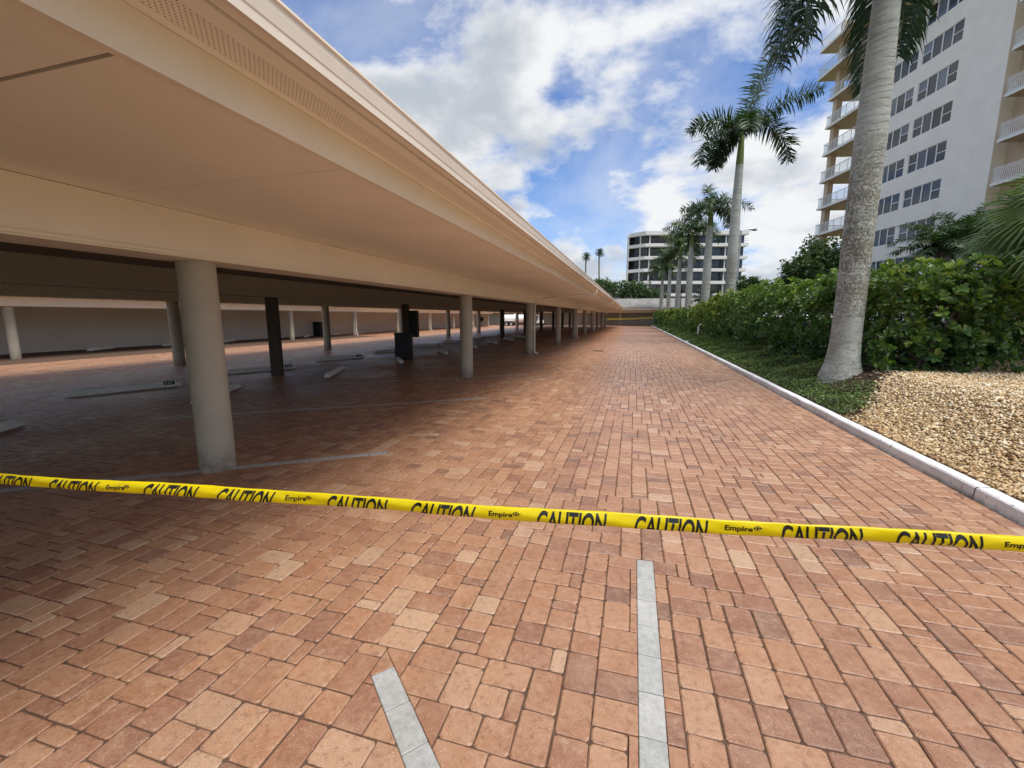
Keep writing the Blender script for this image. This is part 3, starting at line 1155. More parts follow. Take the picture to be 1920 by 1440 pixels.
def shrub(x, y, rx, ry, ztop, ncl, ln, label, singles_n=0, mat=None, shift=0.0, bot=0.03, per=7, dens_in=0.35):
    global leaf_single
    zb = float(bed_z(x, y))
    root = empty("hedge_shrub", (x, y, zb))
    hz_ = (ztop - zb)
    # lumpy rounded-box volume
    n = ncl
    th = rng.uniform(0, 2 * math.pi, n)
    cz = rng.uniform(-1, 1, n)
    cz = np.where(rng.random(n) < 0.12, np.abs(cz), cz)
    sr = np.sqrt(1 - cz ** 2)
    d = np.stack([sr * np.cos(th), sr * np.sin(th), cz], 1)
    p = 0.62
    b = np.sign(d) * np.abs(d) ** p
    lump = 1 + 0.15 * np.sin(d[:, 0] * 5 + x) * np.sin(d[:, 2] * 6 + y) + 0.12 * np.sin(d[:, 1] * 7 + 2 * x) + 0.05 * np.sin(d[:, 2] * 11 + d[:, 1] * 9)
    depth = np.where(rng.random(n) < dens_in, rng.uniform(0.45, 0.9, n), rng.uniform(0.88, 1.06, n))
    half = hz_ * (1 - bot) / 2
    P = b * lump[:, None] * depth[:, None] * np.array([rx, ry, half])
    P[:, 2] += hz_ * bot + half
    lowgap = (P[:, 2] < hz_ * 0.38) & (rng.random(n) < 0.22)
    # irregular gaps
    gap = (np.sin(P[:, 0] * 4.1 + x * 3) + np.sin(P[:, 1] * 3.7 + y) + np.sin(P[:, 2] * 4.9 + x) < -1.6) & (rng.random(n) < 0.8)
    okm = ~(lowgap | gap)
    P, d, depth = P[okm], d[okm], depth[okm]
    Nr = unit(d * np.array([1.0, 1.0, 0.8]) + np.array([0, 0, 0.45]) + rng.normal(0, 0.28, (len(P), 3)))
    Pl, D, Un, S = rosettes(P, Nr, per, ln)
    tone = np.clip(np.repeat(0.62 * (P[:, 2] / hz_) + rng.normal(0.12, 0.16, len(P)) + shift, per) + rng.normal(0, 0.10, len(Pl)), 0, 1)  # leaves lighten with height: light on the hedge tops put into the colour
    idx_s = np.array([], int)
    if singles_n:
        wp = Pl + np.array([x, y, zb])
        u_, v_, z_ = project(wp)
        facing = ((wp - np.array(CAM)) * np.repeat(d, per, 0)).sum(1) < 0
        sc = np.where(facing & (np.repeat(depth, per) > 0.88) & (u_ < 1910) & (u_ > 0), S / z_, -1)
        idx_s = np.argsort(-sc)[:singles_n]
        if leaf_single is None:
            vv1, ff1 = leaf_cloud(np.zeros((1, 3)), np.array([[0, 1.0, 0]]), np.array([[0, 0, 1.0]]), np.ones(1), 0.52)
            leaf_single = np_mesh("leaf", vv1.reshape(-1, 3), ff1, m_hedge_o)
        for i in idx_s:
            yv = Vector(D[i]).normalized()
            xv = Vector(np.cross(D[i], Un[i])).normalized()
            zv = xv.cross(yv)
            Mx = Matrix((xv, yv, zv)).transposed().to_4x4()
            o = bpy.data.objects.new("leaf", leaf_single)
            o.matrix_local = Matrix.Translation(Vector(Pl[i])) @ Mx @ Matrix.Scale(float(S[i]), 4)
            o.parent = root
            col.objects.link(o)
    mk = np.ones(len(Pl), bool)
    mk[idx_s] = False
    vv, ff = leaf_cloud(Pl[mk], D[mk], Un[mk], S[mk], 0.52)
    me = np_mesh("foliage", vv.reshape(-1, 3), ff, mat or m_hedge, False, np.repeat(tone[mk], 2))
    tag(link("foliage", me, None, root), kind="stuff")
    br = MB()
    for k in range(10):
        a = random.uniform(0, 6.28)
        q = random.uniform(0.5, 0.9)
        ex, ey, ez = math.cos(a) * rx * q, math.sin(a) * ry * q, hz_ * random.uniform(0.5, 0.9)
        br.tube([(random.uniform(-.1, .1), random.uniform(-.1, .1), -0.02), (ex * .35, ey * .35, ez * .4), (ex * 0.75, ey * 0.75, ez * 0.75), (ex, ey, ez)], [0.028, 0.02, 0.013, 0.006], 5)
        for s_ in range(3):
            t0 = random.uniform(0.3, 0.8)
            bx, by, bz_ = ex * t0, ey * t0, ez * t0
            br.tube([(bx, by, bz_), (bx + random.uniform(-.5, .5) * rx * .6, by + random.uniform(-.5, .5) * ry * .6, bz_ + random.uniform(0.0, .5))], [0.010, 0.004], 4)
    br.build("branch", m_twig, root)
    tag(root, label, "shrub", "clusia hedge shrubs along the drive")
    return root


SHRUBS = [
    # x, y, rx, ry, ztop, clusters, leaf, singles, bright, shift, label
    (5.65, 10.55, 1.05, 0.95, 2.55, 1000, 0.138, 300, 0, 0.12, "large glossy green shrub touching the right side of the nearest palm trunk"),
    (7.35, 11.7, 1.15, 0.95, 2.62, 900, 0.138, 200, 0, 0.0, "wide dark green shrub behind the gravel, second to the right of the nearest palm"),
    (9.4, 13.2, 1.3, 1.1, 2.75, 700, 0.138, 0, 0, 0.0, "dark shrub cut by the right edge of the picture under the fan palm"),
    (5.30, 13.0, 1.25, 1.3, 2.52, 1100, 0.138, 220, 0, -0.06, "dense dark green shrub just left of the nearest palm trunk"),
    (5.15, 15.7, 1.2, 1.45, 2.58, 1000, 0.138, 0, 0, -0.04, "second dark shrub left of the nearest palm, its top level with the first"),
    (5.05, 18.6, 1.2, 1.6, 2.64, 900, 0.138, 0, 0, 0.0, "third shrub left of the nearest palm, standing just before the second palm"),
    (5.05, 21.9, 1.1, 1.6, 2.62, 760, 0.155, 0, 0, 0.0, "shrub at the foot of the tall second palm"),
    (4.75, 25.0, 1.0, 1.45, 2.6, 640, 0.16, 0, 1, 0.0, "yellow green shrub just past the second palm"),
    (4.75, 28.6, 0.9, 1.35, 2.3, 520, 0.165, 0, 1, 0.05, "bright green shrub behind the white pipe stand"),
    (4.65, 32.2, 0.9, 1.45, 2.2, 440, 0.175, 0, 1, 0.05, "light green rounded shrub just before the third palm"),
    (4.55, 36.4, 0.9, 1.7, 2.12, 400, 0.19, 0, 0, 0.15, "green shrub at the foot of the third palm"),
    (4.5, 41.3, 0.9, 2.1, 2.1, 360, 0.21, 0, 0, 0.2, "green shrub between the third and fourth palm"),
    (4.45, 47.0, 0.9, 2.4, 2.15, 330, 0.23, 0, 1, 0.0, "pale green shrub halfway along the far hedge"),
    (4.4, 53.5, 0.9, 2.8, 2.2, 300, 0.26, 0, 1, 0.05, "bright low shrub, third from the far end of the hedge"),
    (4.35, 61.0, 0.95, 3.2, 2.3, 300, 0.29, 0, 1, -0.02, "bright low shrub, second from the far end of the hedge"),
    (4.3, 69.5, 1.0, 3.4, 2.45, 300, 0.33, 0, 0, 0.15, "last small shrub at the far end of the hedge by the far carport"),
]
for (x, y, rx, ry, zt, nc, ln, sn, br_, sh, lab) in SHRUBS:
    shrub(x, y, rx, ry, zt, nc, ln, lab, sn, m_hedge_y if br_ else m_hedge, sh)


# ------------------------------------------------------------------ palms
def frond_mesh(az, el, L, droop, nleaf, leaflen, tone, start, twist=0.0, hang=0.5, wid=0.032, plume_s=0.85):
    """one feather frond from start: arching rachis with two ranks of drooping leaflets"""
    n = 14
    h = Vector((math.cos(az), math.sin(az), 0))
    pts = [Vector(start)]
    for i in range(n):
        t = i / (n - 1)
        e = el - droop * t ** 1.25
        pts.append(pts[-1] + (h * math.cos(e) + Vector((0, 0, math.sin(e)))) * (L / n))
    rad = [0.028 * (1 - 0.85 * i / n) for i in range(n + 1)]
    mb = MB()
    mb.tube(pts, rad, 5)
    Vb = np.array(mb.v)
    tris = []
    for f in mb.f:
        for k in range(1, len(f) - 1):
            tris.append((f[0], f[k], f[k + 1]))
    PT = np.array([tuple(p) for p in pts])
    t = np.repeat(np.linspace(0.10, 0.995, nleaf), 2)
    t = np.clip(t + rng.normal(0, 0.004, len(t)), 0.05, 1)
    side = np.tile([1.0, -1.0], nleaf)
    ip = t * n
    i0 = np.minimum(ip.astype(int), n - 1)
    fr = (ip - i0)[:, None]
    base_ = PT[i0] * (1 - fr) + PT[i0 + 1] * fr
    tan = unit(PT[i0 + 1] - PT[i0])
    sd_ = np.array([-h.y, h.x, 0.0])
    nrm = unit(np.cross(tan, np.tile(sd_, (len(t), 1))))
    nrm = np.where(nrm[:, 2:3] < 0, nrm, nrm)
    prof = np.sin(np.clip(0.12 + 0.86 * t, 0, 1) * math.pi) ** 0.6 * 0.75 + 0.25
    ll = leaflen * prof * rng.uniform(0.82, 1.12, len(t))
    plume = rng.normal(0.1, plume_s, len(t))[:, None]
    d0 = unit(tan * 0.62 + sd_[None] * side[:, None] * 0.95 + nrm * plume)
    d1 = unit(d0 + np.array([0, 0, -1.0]) * (hang * rng.uniform(0.6, 1.4, (len(t), 1))))
    d2 = unit(d1 + np.array([0, 0, -1.0]) * (hang * rng.uniform(0.8, 1.6, (len(t), 1))))
    wv = unit(np.cross(d0, nrm)) * (wid * 0.5)
    a = base_ - wv * 0.5; b = base_ + wv * 0.5
    m1 = base_ + d0 * (ll * 0.35)[:, None]
    c = m1 - wv; d = m1 + wv
    m2 = m1 + d1 * (ll * 0.35)[:, None]
    e = m2 - wv * 0.75; f_ = m2 + wv * 0.75
    tip = m2 + d2 * (ll * 0.32)[:, None]
    LV = np.stack([a, b, c, d, e, f_, tip], 1).reshape(-1, 3)
    lf = np.array([(0, 1, 3), (0, 3, 2), (2, 3, 5), (2, 5, 4), (4, 5, 6)])
    LF = (np.arange(len(t))[:, None, None] * 7 + lf[None]).reshape(-1, 3) + len(Vb)
    Vv = np.concatenate([Vb, LV])
    Ff = np.concatenate([np.array(tris), LF])
    at = np.concatenate([np.full(len(tris), 0.9), np.repeat(np.clip(tone + rng.normal(0, 0.12, len(t)), 0, 1), 5)])
    return np_mesh("frond", Vv, Ff, m_frond, False, at)


def royal_palm(x, y, zb, ht, r0, fronds, label, shaft=1.35, nleaf=70, leaflen=0.62, lean=(0, 0), tm=None, n=28, wid=0.034, rings=True, hang=0.5, flare=0.55):
    root = empty("royal_palm", (x, y, zb))
    prof = []
    steps = int(ht / (0.055 if rings else 0.4))
    for i in range(steps + 1):
        z = ht * i / steps
        t = i / steps
        r = r0 * (0.96 + 0.06 * math.sin(t * 3.0)) * (1 - 0.26 * max(0, t - 0.55) / 0.45)
        r += r0 * flare * math.exp(-max(z, 0) / 0.26) + r0 * 0.10 * math.exp(-max(z, 0) / 1.1)
        if rings:
            r += 0.0035 * ((i % 2) * 2 - 1) * (0.4 + 0.6 * random.random())
        prof.append((r * (1.1 if i == 0 else 1), z - 0.35 * (i == 0)))
    v = []
    for r, z in prof:
        t = z / ht
        ox, oy = lean[0] * t * t, lean[1] * t * t
        for q in range(n):
            a = q * 2 * math.pi / n
            rr = r * (1 + 0.02 * math.sin(3 * a + z * 0.7) + 0.012 * math.sin(5 * a - z * 1.9))
            v.append((ox + rr * math.cos(a), oy + rr * math.sin(a), z))
    f = [(i * n + q, i * n + (q + 1) % n, (i + 1) * n + (q + 1) % n, (i + 1) * n + q) for i in range(len(prof) - 1) for q in range(n)]
    mb = MB(); mb.add(v, f, True)
    mb.build("trunk", tm or m_trunk, root)
    rt_ = prof[-1][0]
    sh = MB()
    sh.lathe([(rt_ * 0.98, ht - 0.02), (rt_ * 1.02, ht + 0.15), (rt_ * 0.82, ht + shaft * 0.5), (rt_ * 0.55, ht + shaft * 0.85), (rt_ * 0.4, ht + shaft)], lean[0], lean[1], 14)
    sh.tube([(lean[0], lean[1], ht + shaft - 0.05), (lean[0] + .05, lean[1], ht + shaft + 0.7)], [0.06, 0.008], 6)
    sh.build("crownshaft", m_shaft, root)
    for (az, el, L, dr, tn) in fronds:
        s0 = (lean[0] + math.cos(az) * rt_ * 0.35, lean[1] + math.sin(az) * rt_ * 0.35, ht + shaft * random.uniform(0.86, 1.0))
        link("frond", frond_mesh(az, el, L, dr, nleaf, leaflen, tn, s0, hang=hang, wid=wid), None, root)
    tag(root, label, "palm tree", "royal palms in a row along the drive")
    return root


CR = YAW                      # direction of the picture's right, seen from above
RIGHT, LEFT, AWAY, NEAR = CR, CR + math.pi, CR + math.pi / 2, CR - math.pi / 2
# nearest palm: crown above the picture, two fronds hang down beside the trunk
royal_palm(4.12, 10.1, float(bed_z(4.12, 10.1)) - 0.02, 8.2, 0.245,
           [(LEFT + 0.05, -0.75, 4.1, 0.85, 0.06), (LEFT - 0.2, -0.78, 4.0, 0.8, 0.06), (LEFT + 0.3, -0.72, 4.1, 0.88, 0.05), (RIGHT + 1.0, -0.65, 3.9, 1.0, 0.06), (RIGHT + 0.7, -0.8, 3.5, 0.85, 0.08), (LEFT - 0.9, 0.9, 3.4, 1.5, 0.3), (RIGHT - 0.8, 0.9, 3.4, 1.5, 0.3),
            (AWAY, 0.8, 3.4, 1.6, 0.3), (NEAR + .3, 1.1, 3.2, 1.2, 0.4), (LEFT + 1.6, 1.25, 3.0, 0.8, 0.5)],
           "nearest thick grey palm trunk with lichen, rising out of the picture beside the hedge", nleaf=170, leaflen=0.9, wid=0.036, hang=0.75)
royal_palm(5.12, 26.8, float(bed_z(5.12, 26.8)) - 0.02, 9.05, 0.265,
           [(RIGHT + 0.35, 1.30, 4.9, 0.40, 0.55), (RIGHT - 0.2, 0.66, 4.0, 0.5, 0.4), (RIGHT + 0.2, 0.35, 3.9, 1.85, 0.1), (LEFT - 0.2, 0.62, 2.9, 1.35, 0.45),
            (LEFT + 0.3, 0.0, 3.6, 1.5, 0.08), (NEAR - 0.3, 0.4, 2.2, 1.7, 0.4), (AWAY + 0.3, 0.2, 2.6, 1.8, 0.12),
            (RIGHT + 1.2, 0.8, 2.3, 1.4, 0.35), (LEFT - 0.9, -0.3, 2.0, 1.1, 0.1), (RIGHT + 0.6, 0.85, 2.6, 1.1, 0.35)],
           "tall royal palm with a full green crown against the sky, second from the camera", shaft=1.9, nleaf=120, leaflen=0.92, tm=m_trunk, wid=0.06, hang=0.28)


def fan_crown(k, n, L, seed):
    rr = random.Random(seed)
    out = []
    for i in range(n):
        az = 2 * math.pi * i / n + rr.uniform(-0.25, 0.25)
        el = rr.choice((1.1, 0.8, 0.5, 0.3, 0.0))
        out.append((az, el, L * rr.uniform(0.8, 1.1), rr.uniform(1.0, 1.9), 0.3 + 0.3 * el + rr.uniform(-0.1, 0.1)))
    return out


royal_palm(5.1, 35.3, 0.5, 7.6, 0.29, fan_crown(0, 15, 2.6, 3), "third royal palm from the camera, drooping crown just below the second", nleaf=54, leaflen=0.7, tm=m_trunk2, n=16, rings=False, wid=0.06, hang=0.4)
royal_palm(5.1, 45.8, 0.5, 7.7, 0.29, fan_crown(0, 15, 3.0, 5), "fourth royal palm from the camera, yellow green crown", nleaf=46, leaflen=0.8, tm=m_trunk2, n=14, rings=False, wid=0.08, hang=0.4)
royal_palm(5.1, 56.7, 0.5, 7.9, 0.29, fan_crown(0, 15, 3.3, 8), "fifth royal palm from the camera with a wide dark crown", nleaf=40, leaflen=0.85, tm=m_trunk2, n=14, rings=False, wid=0.09, hang=0.4)
royal_palm(4.75, 66.5, 0.5, 7.6, 0.27, fan_crown(0, 14, 3.0, 11), "sixth royal palm, second from the far end of the row", nleaf=34, leaflen=0.85, tm=m_trunk2, n=12, rings=False, wid=0.11, hang=0.4)
royal_palm(4.15, 73.0, 0.4, 7.0, 0.28, fan_crown(0, 14, 3.0, 13), "seventh and farthest royal palm, low drooping crown near the far carport", nleaf=34, leaflen=0.85, tm=m_trunk2, n=12, rings=False, wid=0.12, hang=0.5)


# short date palm behind the hedge
def date_palm(x, y, zb, ht, L, label, seed, nf=22, leaflen=0.35, nleaf=40, wid=0.04, tone=0.25, rt=0.16):
    rr = random.Random(seed)
    root = empty("date_palm", (x, y, zb))
    MB().lathe([(rt * 1.2, -0.05), (rt, 0.4), (rt * 0.9, ht * 0.7), (rt * 1.25, ht)], 0, 0, 10).build("trunk", m_bark, root)
    for i in range(nf):
        az = i * 2.399 + rr.uniform(-0.2, 0.2)
        el = 1.35 - 1.5 * (i / nf) + rr.uniform(-0.1, 0.1)
        link("frond", frond_mesh(az, el, L * rr.uniform(0.8, 1.1), rr.uniform(0.8, 1.4), nleaf, leaflen, tone + rr.uniform(-0.1, 0.2), (0, 0, ht), hang=0.25, wid=wid, plume_s=0.4), None, root)
    tag(root, label, "palm tree")
    return root


date_palm(7.0, 48.0, 0.55, 2.6, 1.7, "short palm with a dark trunk and spiky crown in front of the far apartment block", 21, wid=0.07, leaflen=0.45, nleaf=30)
date_palm(9.75, 17.9, 0.55, 3.2, 1.6, "dark feathery palm rising behind the hedge in front of the tower windows", 22, nf=26, leaflen=0.42, nleaf=46, wid=0.035, tone=0.12)
date_palm(11.6, 20.3, 0.55, 3.9, 1.6, "second dark feathery palm behind the fan palm, against the tower wall", 27, nf=26, leaflen=0.42, nleaf=44, wid=0.035, tone=0.15)


# fan palm at the right edge
def fan_leaf(M, Rr, nseg, tone, spread=2.35, fold=0.35, droop=0.35):
    vs, fs, at = [], [], []
    hub = Vector((0, 0, 0))
    angs = [(-spread + 2 * spread * i / nseg) for i in range(nseg + 1)]
    def pt(a, r, z): return Vector((math.cos(a) * r, math.sin(a) * r, z))
    b = 0
    for i in range(nseg):
        a0, a1 = angs[i], angs[i + 1]
        am = (a0 + a1) / 2
        rl = Rr * (0.86 + 0.14 * math.cos(am * 0.6)) * random.uniform(0.94, 1.04)
        zf = lambda r, up: (0.03 * up * r / Rr - fold * abs(math.sin(am / 2)) * r * 0.3 - droop * (r / Rr) ** 3 * Rr * 0.5)
        tw = random.uniform(-.05, .05)
        hangd = random.uniform(0.05, 0.30) * Rr * (0.4 + abs(math.sin(am / 2)))
        q = [hub, pt(a0, rl * .40, zf(rl * .40, -1)), pt(am, rl * .43, zf(rl * .43, 1.6)), pt(a1, rl * .40, zf(rl * .40, -1)),
             pt(am - (a1 - a0) * .24 + tw * .5, rl * .74, zf(rl * .74, 0) - hangd * .25), pt(am + (a1 - a0) * .24 + tw * .5, rl * .74, zf(rl * .74, 0) - hangd * .25), pt(am + tw, rl, zf(rl, 0) - hangd)]
        vs += [M @ p for p in q]
        fs += [(b, b + 1, b + 2), (b, b + 2, b + 3), (b + 1, b + 4, b + 2), (b + 2, b + 4, b + 5), (b + 2, b + 5, b + 3), (b + 4, b + 6, b + 5)]
        at += [min(1, max(0, tone + random.uniform(-0.15, 0.15)))] * 6
        b += 7
    return np_mesh("fan_leaf", np.array([tuple(p) for p in vs]), np.array(fs), m_fan, False, np.array(at))


fp = empty("fan_palm", (7.75, 10.35, float(bed_z(7.75, 10.35))))
MB().lathe([(0.17, -0.05), (0.14, 0.5), (0.13, 1.7), (0.17, 2.35)], 0, 0, 12).build("trunk", m_bark, fp)
fan_list = []
for i in range(24):
    az = i * 2.399 + random.uniform(-0.2, 0.2)
    el = 1.2 - 1.55 * (i / 24)
    fan_list.append((az, el, random.uniform(0.8, 1.2), random.uniform(0.75, 0.95)))
FANX = [((6.75, 9.85, 3.50), (LEFT, -0.05), 1.0), ((6.6, 10.05, 3.05), (LEFT + 0.15, -0.45), 0.9), ((7.0, 9.7, 3.85), (LEFT - 0.1, 0.30), 0.9), ((7.0, 10.3, 3.3), (LEFT + 0.5, -0.25), 0.95), ((6.7, 9.8, 2.75), (LEFT - 0.3, -0.7), 0.75)]
for hub_, (az, el), rr_ in FANX:
    loc = Vector(hub_) - fp.location
    dvec = Vector((math.cos(az) * math.cos(el), math.sin(az) * math.cos(el), math.sin(el)))
    p0 = Vector((0, 0, 2.25))
    MB().tube([p0, (p0 + loc) / 2 + Vector((0, 0, 0.18)), loc], [0.022, 0.014, 0.012], 5).build("petiole", m_shaft, fp)
    view = (Vector(CAM) - Vector(hub_)).normalized()
    zv = (view * 0.75 + Vector((0, 0, 0.65))).normalized()
    xv = (dvec - zv * dvec.dot(zv)).normalized()
    M4 = Matrix.Translation(loc) @ Matrix((xv, zv.cross(xv), zv)).transposed().to_4x4()
    link("fan_leaf", fan_leaf(M4, rr_, 34, 0.62, spread=2.1, droop=0.45), None, fp)
fan_list += [(LEFT - 0.1, 0.42, 0.75, 1.05), (LEFT + 0.15, 0.05, 0.8, 1.1), (LEFT - 0.6, -0.2, 0.9, 1.1), (LEFT - 0.3, 0.75, 0.9, 0.95), (NEAR - 0.2, 0.1, 0.7, 1.0)]
for az, el, pl, rr_ in fan_list:
    dvec = Vector((math.cos(az) * math.cos(el), math.sin(az) * math.cos(el), math.sin(el)))
    p0 = Vector((0, 0, 2.25))
    p1 = p0 + dvec * pl
    mb = MB()
    mb.tube([p0, (p0 + p1) / 2 + Vector((0, 0, 0.05)), p1], [0.022, 0.014, 0.012], 5)
    stem = mb.build("petiole", m_shaft, fp)
    xv = (dvec + Vector((0, 0, -0.25))).normalized()
    yv = Vector((0, 0, 1)).cross(xv).normalized()
    zv = xv.cross(yv)
    M4 = Matrix.Translation(p1) @ Matrix((xv, yv, zv)).transposed().to_4x4()
    link("fan_leaf", fan_leaf(M4, rr_, 30, 0.30 + 0.35 * max(0, el)), None, fp)
tag(fp, "bright green fan palm with long split leaves at the right edge of the picture", "palm tree")


# ------------------------------------------------------------------ carports
COLS_Y = [3.35 + 7.15 * k for k in range(-1, 10)]
Y0, Y1 = -4.6, 70.2


def eave(cp, sgn, xb, y0, y1, zb0, z1, drop=0.0, dy=1.265, ystart=1.255 - 1.265 * 8, ov=2.118):
    """overhang of a carport on the side sgn: beam at xb, soffit, fascia, vent strip, gutter; returns gutter edge"""
    sh_ = ov - 2.118
    X = lambda a: xb + sgn * (a + (sh_ if a > 1 else 0))
    bx = sorted((X(0), X(-0.45)))
    b = MB(); b.box(bx[0], bx[1], y0, y1, zb0, z1 - 0.002)
    lip = sorted((X(0.004), X(0.018)))
    b.box(lip[0], lip[1], y0, y1, zb0 + 0.015, zb0 + 0.04)
    b.build("beam", m_stucco, cp)
    # soffit boards with open joints between them
    ys_ = [y0]
    y = ystart
    while y < y1 - 0.4:
        if y > y0 + 0.4: ys_.append(y)
        y += dy
    ys_.append(y1)
    sx = sorted((X(0.0), X(2.115)))
    for i in range(len(ys_) - 1):
        g0 = 0.011 if abs(ys_[i] - 1.255) < 0.01 else 0.0012
        g1 = 0.011 if abs(ys_[i + 1] - 1.255) < 0.01 else 0.0012
        dzs = random.uniform(0, 0.0025)
        MB().box(sx[0], sx[1], ys_[i] + g0, ys_[i + 1] - g1, z1 + dzs, z1 + 0.03).build("soffit_board", m_soffit, cp)
    bk = sorted((X(-0.4), X(2.10)))
    MB().box(bk[0], bk[1], y0, y1, z1 + 0.05, z1 + 0.09).build("soffit_backing", m_dark, cp)
    fx = sorted((X(2.118), X(2.16)))
    MB().box(fx[0], fx[1], y0, y1, z1 - 0.012, z1 + 0.17).build("fascia", m_stucco, cp)
    zv = z1 + 0.170
    px_ = [(2.162, 2.205, m_soffit, "vent_trim"), (2.352, 2.43, m_soffit, "vent_trim"), (2.443, 2.503, m_soffit, "eave_board")]
    for a0, a1, mt, nm in px_:
        q = sorted((X(a0), X(a1)))
        MB().box(q[0], q[1], y0, y1, zv + (0.0 if nm == "vent_trim" else 0.008), zv + 0.03).build(nm, mt, cp)
    q = sorted((X(2.205), X(2.352)))
    yv = y0
    while yv < y1:
        ye = min(yv + 2.4, y1)
        MB().box(q[0] + 0.001, q[1] - 0.001, yv + 0.002, ye - 0.002, zv + 0.004, zv + 0.02).build("vent_panel", m_vent, cp)
        yv += 2.4
    # K-style gutter
    pr_ = [(2.505, zv + 0.0), (2.510, zv - 0.010), (2.530, zv - 0.010), (2.532, zv + 0.028), (2.536, zv + 0.034), (2.544, zv + 0.080), (2.546, zv + 0.108),
           (2.556, zv + 0.114), (2.556, zv + 0.126), (2.540, zv + 0.126), (2.534, zv + 0.080), (2.524, zv + 0.036), (2.512, zv + 0.03), (2.508, zv + 0.12), (2.505, zv + 0.12)]
    poly = [(X(a), z) for a, z in pr_]
    if sgn < 0: poly = poly[::-1]
    MB().prism_y(poly, y0, y1).build("gutter", m_trim, cp)
    return X(2.465), zv + 0.128


def downpipe(cp, sgn, xb, y, zb0, z1, xcol, ov=2.118):
    X = lambda a: xb + sgn * (a + (ov - 2.118 if a > 1 else 0))
    zv = z1 + 0.17
    mb = MB()
    xs = xcol + sgn * 0.215
    mb.tube([(X(2.49), y, zv + 0.0), (X(2.49), y, z1 - 0.02), (X(2.36), y, z1 - 0.055), (X(0.25), y, z1 - 0.20), (xs + sgn * 0.03, y, zb0 - 0.06), (xs, y, zb0 - 0.16), (xs, y, 0.16), (xs + sgn * 0.03, y, 0.07), (xs + sgn * 0.16, y, 0.035)], 0.036, 8)
    mb.build("downpipe", m_pipe, cp)


def column(cp, x, y, zt, r=0.165, mat=None):
    n = 28
    prof = [(r * 1.0, -0.03), (r, zt * 0.5), (r, zt + 0.01)]
    MB().lathe(prof, x, y, n).build("column", mat or m_column, cp)


cp1 = empty("carport", (0, 0, 0))
gxr, gz1 = eave(cp1, 1, -3.95, Y0, Y1, 2.13, 2.535)
gxl, _ = eave(cp1, -1, -14.55, Y0, Y1, 2.07, 2.535, ov=0.40)
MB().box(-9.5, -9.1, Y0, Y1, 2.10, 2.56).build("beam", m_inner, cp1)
MB().box(-14.1, -4.4, Y0, Y1, 2.56, 2.62).build("ceiling", m_ceiling_dim, cp1)
rf = MB()
mid = (gxr + gxl) / 2
rf.prism_y([(gxr + 0.05, gz1), (mid, 4.15), (gxl - 0.05, gz1), (gxl - 0.05, gz1 - 0.03), (mid, 4.06), (gxr + 0.05, gz1 - 0.03)], Y0, Y1)
rf.build("roof", m_shingle, cp1)
for ye in (Y0 + 0.02, Y1 - 0.02):
    MB().prism_y([(gxr, gz1 - 0.03), (mid, 4.05), (gxl, gz1 - 0.03), (gxl + .1, 2.64), (gxr - .1, 2.64)], ye - 0.015, ye + 0.015).build("gable", m_stucco, cp1)
for y in COLS_Y:
    column(cp1, -4.2, y, 2.13)
    column(cp1, -14.32, y, 2.07)
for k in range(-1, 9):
    column(cp1, -9.3, 9.4 + 7.0 * k, 2.10, 0.16, m_column_dark)
for k in (2, 4, 6, 8):
    downpipe(cp1, 1, -3.95, 3.35 + 7.15 * k, 2.13, 2.535, -4.2)
for k in (3, 5, 7):
    downpipe(cp1, -1, -14.55, 3.35 + 7.15 * k, 2.07, 2.535, -14.32, 0.40)
tag(cp1, "long open cream carport on round columns along the left of the drive", "carport")

cp2 = empty("carport", (0, 0, 0))
C2Y = [10.45 + 6.9 * k for k in range(-2, 9)]
g2, gz2 = eave(cp2, 1, -22.28, -5.0, 67.0, 1.97, 2.40, ov=0.45)
MB().box(-25.7, -22.73, -5.0, 67.0, 2.42, 2.48).build("ceiling", m_soffit, cp2)
MB().prism_y([(g2 + 0.05, gz2), (-25.7, 3.75), (-26.2, 3.75), (-26.2, 3.68), (-25.7, 3.67), (g2 + 0.05, gz2 - 0.03)], -5.0, 67.0).build("roof", m_shingle, cp2)
MB().box(-26.05, -25.75, -5.0, 67.0, -0.03, 3.6).build("back_wall", m_wallgrey, cp2)
MB().box(-25.74, -22.9, 66.7, 66.98, -0.03, 2.41).build("end_wall", m_stucco, cp2)
for y in C2Y:
    column(cp2, -22.5, y, 1.97, 0.15)
for k in (3, 5, 7):
    downpipe(cp2, 1, -22.28, 10.45 + 6.9 * (k - 0), 1.97, 2.40, -22.5, 0.45)
tag(cp2, "low carport with a solid back wall beyond the bright aisle, seen through the columns", "carport")

# far carport closing the drive
cp3 = empty("carport", (0, 0, 0))
fb_ = MB()
fb_.box(-34, 16, 77.6, 78.0, 2.22, 2.66); fb_.build("beam", m_stucco, cp3)
MB().box(-34, 16, 75.6, 77.6, 2.66, 2.70).build("soffit_board", m_soffit, cp3)
MB().box(-34, 16, 75.5, 75.58, 2.62, 2.86).build("fascia", m_stucco, cp3)
MB().box(-34, 16, 75.3, 75.49, 2.88, 3.06).build("gutter", m_trim, cp3)
MB().box(-34, 16, 78.0, 83.0, 2.67, 2.72).build("ceiling", m_soffit, cp3)
r3 = MB()
r3.add([(-34.2, 75.25, 3.07), (16.2, 75.25, 3.07), (16.2, 81.5, 4.75), (-34.2, 81.5, 4.75), (-34.2, 88, 3.07), (16.2, 88, 3.07),
        (-34.2, 75.25, 3.02), (16.2, 75.25, 3.02), (16.2, 81.5, 4.68), (-34.2, 81.5, 4.68)], [(0, 1, 2, 3), (3, 2, 5, 4), (0, 6, 7, 1), (6, 9, 8, 7)])
r3.build("roof", m_shingle, cp3)
MB().box(-34, 16, 82.4, 82.7, -0.03, 2.66).build("back_wall", m_wallgrey, cp3)
